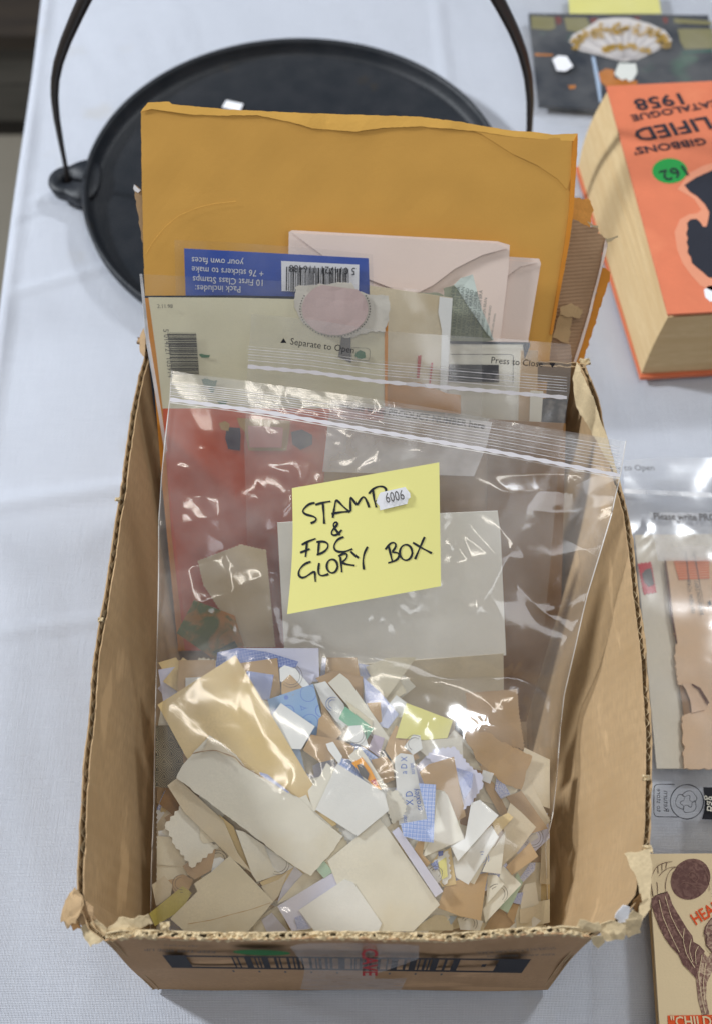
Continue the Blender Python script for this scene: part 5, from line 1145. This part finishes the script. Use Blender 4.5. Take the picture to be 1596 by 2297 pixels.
for i, (pts, mat, label, kw) in enumerate(items):
    k2 = {a: b_ for a, b_ in kw.items() if a in ('tilt', 'pct', 'serr', 'rag')}; k2['pct'] = 100; k2.setdefault('tilt', .19 if sum(p_[0] for p_ in pts)/len(pts) > 980 else .12)
    ob = drop(pts, mat, name=kw.get('name', 'paper_clipping'), label=label, rr=rp, curl=.0005, **k2)
    if ob is None: continue
    f0 = hplane(*ob_fn[ob.name])
    if i % 4 == 1 and not kw and mat in (M_white, M_offw, M_cream, M_ivory, M_tan, M_brown):
        cx_ = sum(p[0] for p in pts)/len(pts); cy_ = sum(p[1] for p in pts)/len(pts); r_ = rp.uniform(15, 26); a0 = rp.uniform(0, 6)
        arcs = [[(cx_+(r_-w_)*math.cos(a0+t*.2), cy_+(r_-w_)*math.sin(a0+t*.2)) for t in range(18)] for w_ in (0, 6)]
        ribbon('postmark_arc', arcs, lambda x, y: f0(x, y)+.0009, 1.1, M_grey if rp.random() < .6 else M_blueink, ob, off=.0001)
    if 'stamp' in kw:
        on_piece(ob, q(Z2, (235, 845), (290, 920), (358, 1055), (300, 1022), (168, 882)), paper('orange_stamp', (240, 160, 30), var=.08), 'postage_stamp')
        on_piece(ob, q(Z2, (200, 895), (235, 885), (280, 950), (270, 990), (225, 960)), M_grey, 'stamp_print', .0008)
        on_piece(ob, q(Z2, (285, 995), (320, 985), (335, 1030), (305, 1015)), M_redink, 'stamp_print', .0008)
    if 'stamp2' in kw:
        on_piece(ob, q(Z4, (690, 400), (730, 350), (785, 325), (800, 500), (760, 545), (720, 480)), M_white, 'stamp_border', .0002, serr=.0012)
        on_piece(ob, q(Z4, (718, 400), (770, 365), (780, 490), (745, 510)), M_yel, 'postage_stamp', .0007)
        on_piece(ob, q(Z4, (718, 330), (752, 325), (750, 355), (722, 362)), M_blue, 'stamp_print', .0011); on_piece(ob, q(Z4, (672, 410), (715, 385), (720, 440), (700, 452)), M_plaidd, 'stamp_print', .0009)
    if 'script' in kw:
        for s_, a, b_ in (('croxley', (620, 1180), (590, 1040)), ('X D', (560, 1150), (555, 1060)), ('a D X', (520, 950), (520, 840)), ('script', (570, 950), (560, 880)), ('ster', (520, 1260), (515, 1210))):
            lettering(s_, Z2(*a), Z2(*b_), lambda x, y: f0(x, y)+.0012, M_blueink, ob, 'script_print', hk=1.25)
    if 'seam' in kw:
        ribbon('seam', [q(Z3, (380, 935), (560, 905), (700, 865), (860, 825), (1000, 775))], lambda x, y: f0(x, y)+.0010, 1.6, M_tan, ob)
    if 'torn' in kw:
        on_piece(ob, q(Z1, (480, 915), (560, 880), (600, 790), (700, 862), (790, 935), (830, 1000), (770, 950), (640, 890), (560, 905)), M_ivory, 'torn_flap', .0014, rag=.0008)
        ribbon('torn_fibre', [q(Z1, (480, 915), (560, 898), (640, 890), (790, 945), (830, 1000), (1000, 1095))], lambda x, y: f0(x, y)+.0018, 1.8, M_dbrown, ob)
        on_piece(ob, q(Z1, (955, 1045), (1010, 1060), (1170, 1190), (1150, 1190), (960, 1065)), M_speckd, 'lining', .0010)
# name the half buried clippings by what they lie beside, drop the ones nothing shows of
anch = [((955, 1620), 'yellow square clipping'), (Z2(200, 620), 'mint green slip'), (Z2(260, 940), 'orange postage stamp'), (Z1(1230, 600), 'blue ringed paper'), (Z1(500, 600), 'biggest buff sheet'),
        (Z1(700, 1100), 'torn open cream envelope'), (Z3(600, 760), 'lower left cream envelope'), (Z3(350, 260), 'perforated cream piece'), (Z4(370, 480), 'large white square envelope'), (Z4(600, 180), 'blue plaid paper'),
        (Z2(730, 1060), 'large tan triangle'), (Z4(900, 620), 'square kraft piece'), (Z4(1170, 600), 'sage green slip'), (Z2(1080, 560), 'upright tan envelope piece'), (Z2(1130, 850), 'wide tan envelope corner'), (Z3(1200, 780), 'lilac sheet'), (Z4(900, 300), 'two smooth white slips')]
cw = {'mint_paper': 'mint', 'cream_paper': 'cream', 'ivory_paper': 'ivory', 'off_white_paper': 'off white', 'white_paper': 'white', 'tan_paper': 'tan', 'brown_kraft': 'brown', 'buff_paper': 'buff', 'blue_speckle': 'blue speckled', 'lavender_paper': 'lavender', 'dark_kraft': 'dark brown', 'blue_plaid': 'blue plaid'}
labs = {}
for k in list(range(NFILL))+FIDX:
    m_ = Idm == k; n_ = int(m_.sum()); ob = pile[k]
    if n_ < 3: bpy.data.objects.remove(ob); continue
    x_, y_ = GX[m_].mean(), GY[m_].mean(); (ax, ay), ph_ = min(anch, key=lambda t_: (t_[0][0]-x_)**2+(t_[0][1]-y_)**2)
    side = ('left of' if x_ < ax else 'right of') if abs(x_-ax) > abs(y_-ay) else ('behind' if y_ < ay else 'in front of')
    lb_ = '%s %s clipping in the heap %s the %s' % ('sliver of' if n_ < 9 else 'half buried', cw[ob.data.materials[0].name], side, ph_)
    ob['label'] = lb_; labs.setdefault(lb_, []).append(ob)
for lb_, obs_ in labs.items():
    if len(obs_) in (2, 3):
        obs_.sort(key=lambda o_: -o_.location.y)
        for o_, w_ in zip(obs_, ('rearmost', 'nearest') if len(obs_) == 2 else ('rearmost', 'middle', 'nearest')): o_['label'] = w_+' '+lb_.replace(' in the heap', '')
print('fillers', NFILL, 'labels', len(labs), 'pile height max', float(Hm.max()), 'mean', float(Hm.mean()))
# ---------------------------------------------------------------- front bag over the heap
mx = Hm.copy()
for _ in range(5):
    p_ = np.pad(mx, 1, mode='edge'); mx = np.max([p_[i:i+NY, j:j+NX] for i in range(3) for j in range(3)], axis=0)
for _ in range(40):
    p_ = np.pad(mx, 1, mode='edge'); mx = sum(p_[i:i+NY, j:j+NX] for i in range(3) for j in range(3))/9
def hfilm(px, py):
    i = min(max((px-X0)/st, 0), NX-1.001); j = min(max((py-Y0)/st, 0), NY-1.001); a, b_ = int(i), int(j); u, v = i-a, j-b_
    return (mx[b_, a]*(1-u)+mx[b_, a+1]*u)*(1-v)+(mx[b_+1, a]*(1-u)+mx[b_+1, a+1]*u)*v
def bagpoint(px, py, e):
    Pu = PS(px, py, FP)
    hu = Pu.z-G(Pu.x, Pu.y); hp = hfilm(px, py)+.0035
    t = min(1, max(0, (py-1300)/380)); t = t*t*(3-2*t)
    h_ = hu*(1-t)+max(hp, hu*(1-t) if hu > hp else hp)*t
    h_ -= .012*(1-min(1, e/.03))**2*min(1, max(0, (py-1350)/300))
    Q = PS(px, py, lambda x, y: G(x, y)+h_)
    amp = .0006 if py < 1065 else (.0032 if py < 1380 else (.0008 if py > 1520 else .0008+.0024*(1520-py)/140))
    if py < 1065: pass
    elif py < 1110: amp = .0006+.0026*(py-1065)/45
    k_ = max(0, min(1, min(px-600, 1040-px, py-1010, 1420-py)/45)); amp = amp*(1-k_)+.0007*k_ if py > 1010 else amp
    amp *= 1+.5*max(0, min(1, (px-980)/120))*max(0, min(1, (1450-py)/80))
    Q.z += amp*(creased(Q, 17, 2)-.5)+amp*.35*noise.noise(Q*40)
    return Q
fb = thing('zip_bag', 'large clear zip bag full of stamp clippings at the front of the box', 'plastic bag', PS(800, 1600, FP))
lc = curve([(386, 832, 0), (382, 897, 0), (370, 1000, 0), (362, 1080, 0), (357, 1160, 0), (356, 1300, 0), (352, 1450, 0), (349, 1600, 0), (346, 1800, 0), (340, 1950, 0), (338, 2112, 0)])
rc = curve([(1402, 991, 0), (1390, 1068, 0), (1372, 1150, 0), (1345, 1240, 0), (1318, 1330, 0), (1290, 1450, 0), (1264, 1560, 0), (1255, 1640, 0), (1247, 1750, 0), (1238, 1830, 0), (1222, 1900, 0), (1226, 2000, 0), (1226, 2112, 0)])
top_c = [(386, 832), (600, 875), (841, 913), (1102, 946), (1402, 991)]
def bagf(u, v):
    a, b_ = lc(v), rc(v); x = a.x+(b_.x-a.x)*u; y = a.y+(b_.y-a.y)*u
    y -= (1-v)**3*8*math.sin(math.pi*u)
    x += (1.5*noise.noise(Vector((v*40, u*2, 1))))*(1 if u in (0, 1) else 0)
    return bagpoint(x, y, min(u, 1-u))
grid_mesh('bag_film', bagf, 260, 330, M_film1, fb)
def bagrear(u, v):
    a, b_ = lc(v*.62), rc(v*.62); x = a.x+(b_.x-a.x)*u; y = a.y+(b_.y-a.y)*u
    Q = PS(x, y, lambda X, Y: FP(X, Y)-.006-.030*v); Q.z += .0022*(creased(Q, 14, 8)-.5); return Q
grid_mesh('rear_film', bagrear, 90, 70, M_film3, fb)
def zc(u, off=0): 
    pts = [(382, 897), (600, 926), (841, 968), (1102, 1012), (1389, 1068)]
    cvz = curve([(x, y, 0) for x, y in pts])(u); return (cvz.x, cvz.y+off)
FPo = lambda x, y: FP(x, y)+.0034
ribbon('zip_strip', [[zc(i/40) for i in range(41)]], FPo, 9, M_zs, fb)
ribbon('zip_strip', [[zc(i/40, 7) for i in range(41)]], FPo, 2.5, M_zt, fb)
for k in range(1, 9):
    ribbon('zip_rib', [[(lambda p, f: (p[0], p[1]-5-k*(4.2+.0*f)-k*3.2*f))(zc(i/40), i/40) for i in range(41)]], FPo, 1.2, M_zs if k % 2 else M_zt, fb)
ribbon('side_seam', [[(lc(i/60).x+1, lc(i/60).y) for i in range(61)]], lambda x, y: FP(x, y)+.001, 1.8, M_zt, fb) if False else None
def seam(cv, nm):
    pts = []
    for i in range(121):
        p = cv(i/120); Q = bagpoint(p.x, p.y, 0); Q.z += .0008; pts.append(Q)
    tube(nm, pts, .00032, M_zt, fb, n=5)
seam(lc, 'side_seam'); seam(rc, 'side_seam')
# ---------------------------------------------------------------- yellow note with handwriting
NF = lambda x, y: FP(x, y)+.0050+.0016*math.sin((x+.03)*38)
nb = [(655, 1095), (745, 1078), (984, 1037), (987, 1180), (988, 1315), (860, 1338), (644, 1378), (650, 1290), (657, 1190)]
note = thing('sticky_note', 'square yellow sticky note with STAMP & FDC GLORY BOX in black marker', 'note', PS(820, 1210, NF))
NFl = lambda x, y: NF(x, y)+.00012
o_ = grid_mesh('note_sheet', lambda u, v: PS(*(lambda a: (a.x+(-9*math.sin(math.pi*v) if False else 0)+ (6*math.sin(math.pi*v))*(1-u), a.y))(bilin([(655, 1095, 0), (984, 1037, 0), (988, 1315, 0), (644, 1378, 0)], u, v)), NF), 24, 24, M_note, note)
s5 = lambda *p: [z5(x, y) for x, y in p]; s6 = lambda *p: [z6s(x, y) for x, y in p]
def ell(z, cx_, cy_, rx, ry, a0=0, a1=6.6, rot=0): return [z(cx_+rx*math.cos(a0+(a1-a0)*k/24), cy_+ry*math.sin(a0+(a1-a0)*k/24)) for k in range(25)]
strokes = [s5((1212, 338), (1180, 340), (1140, 375), (1128, 395), (1150, 412), (1210, 425), (1228, 440), (1215, 460), (1185, 468)),
  s5((1215, 350), (1262, 336), (1312, 328)), s5((1263, 338), (1268, 400), (1272, 472)),
  s5((1326, 434), (1335, 380), (1346, 312), (1390, 360), (1436, 398)), s5((1318, 408), (1380, 396), (1430, 394)),
  s5((1440, 392), (1438, 340), (1437, 292), (1460, 330), (1480, 352)), s6((-65+0, 350-0), (-30, 300), (-18, 288), (20, 330), (36, 352)) if False else s5((1480, 352), (1505, 310), (1522, 290), (1545, 335), (1556, 368)),
  s6((130, 232), (138, 290), (150, 334)), s6((106, 254), (130, 226), (160, 211), (192, 210), (212, 226), (206, 250), (180, 285), (150, 300)),
  s5((1372, 545), (1340, 505), (1324, 478), (1336, 456), (1356, 452), (1364, 470), (1340, 495), (1312, 525), (1310, 545), (1330, 553), (1360, 540), (1384, 510)),
  s5((1128, 606), (1165, 585), (1218, 566)), s5((1162, 588), (1158, 640), (1152, 684)), s5((1118, 656), (1150, 644), (1180, 632)),
  s5((1240, 582), (1236, 625), (1232, 670)), s5((1222, 588), (1275, 582), (1304, 600), (1295, 630), (1262, 658), (1224, 670)),
  s5((1396, 556), (1362, 566), (1338, 595), (1328, 625), (1345, 650), (1400, 652), (1452, 632)),
  s5((1186, 714), (1150, 724), (1118, 755), (1104, 788), (1112, 815), (1140, 820), (1180, 792), (1216, 768), (1212, 800), (1216, 842)),
  s5((1240, 722), (1234, 760), (1234, 802), (1262, 806), (1300, 792)), ell(z5, 1322, 742, 36, 46),
  s5((1374, 682), (1380, 730), (1384, 782)), s5((1362, 680), (1400, 656), (1424, 664), (1416, 694), (1378, 722), (1420, 732), (1466, 738)),
  s5((1440, 648), (1462, 672), (1490, 690)), s5((1546, 618), (1524, 660), (1516, 710), (1522, 764)),
  s6((222, 560), (232, 605), (244, 652)), s6((202, 578), (235, 536), (262, 534), (268, 560), (235, 598), (275, 592), (288, 610), (270, 640), (218, 656)),
  ell(z6s, 322, 595, 38, 48), s6((362, 538), (415, 570), (472, 600)), s6((430, 505), (402, 570), (374, 634))]
ribbon('marker_writing', strokes, NFl, 5.0, paper('marker_ink', (46, 52, 58), var=.3, bump=0), note, off=.0001)
tg = [z6s(165, 260), z6s(175, 246), z6s(318, 214), z6s(330, 232), z6s(346, 250), z6s(348, 275), z6s(336, 285), z6s(330, 312), z6s(172, 350), z6s(168, 325), z6s(150, 305), z6s(155, 285)]
pt = sheet('price_sticker', [PS(x, y, lambda X, Y: NF(X, Y)+.0010) for x, y in tg], M_stick, thick=.0002, step=.01)
setp(pt, 'white price sticker numbered 6006 stuck over the note heading', 'sticker')
lettering('6006', z6s(210, 308), z6s(316, 286), lambda X, Y: NF(X, Y)+.0016, M_grey, pt, 'printed_number', hk=1.5)
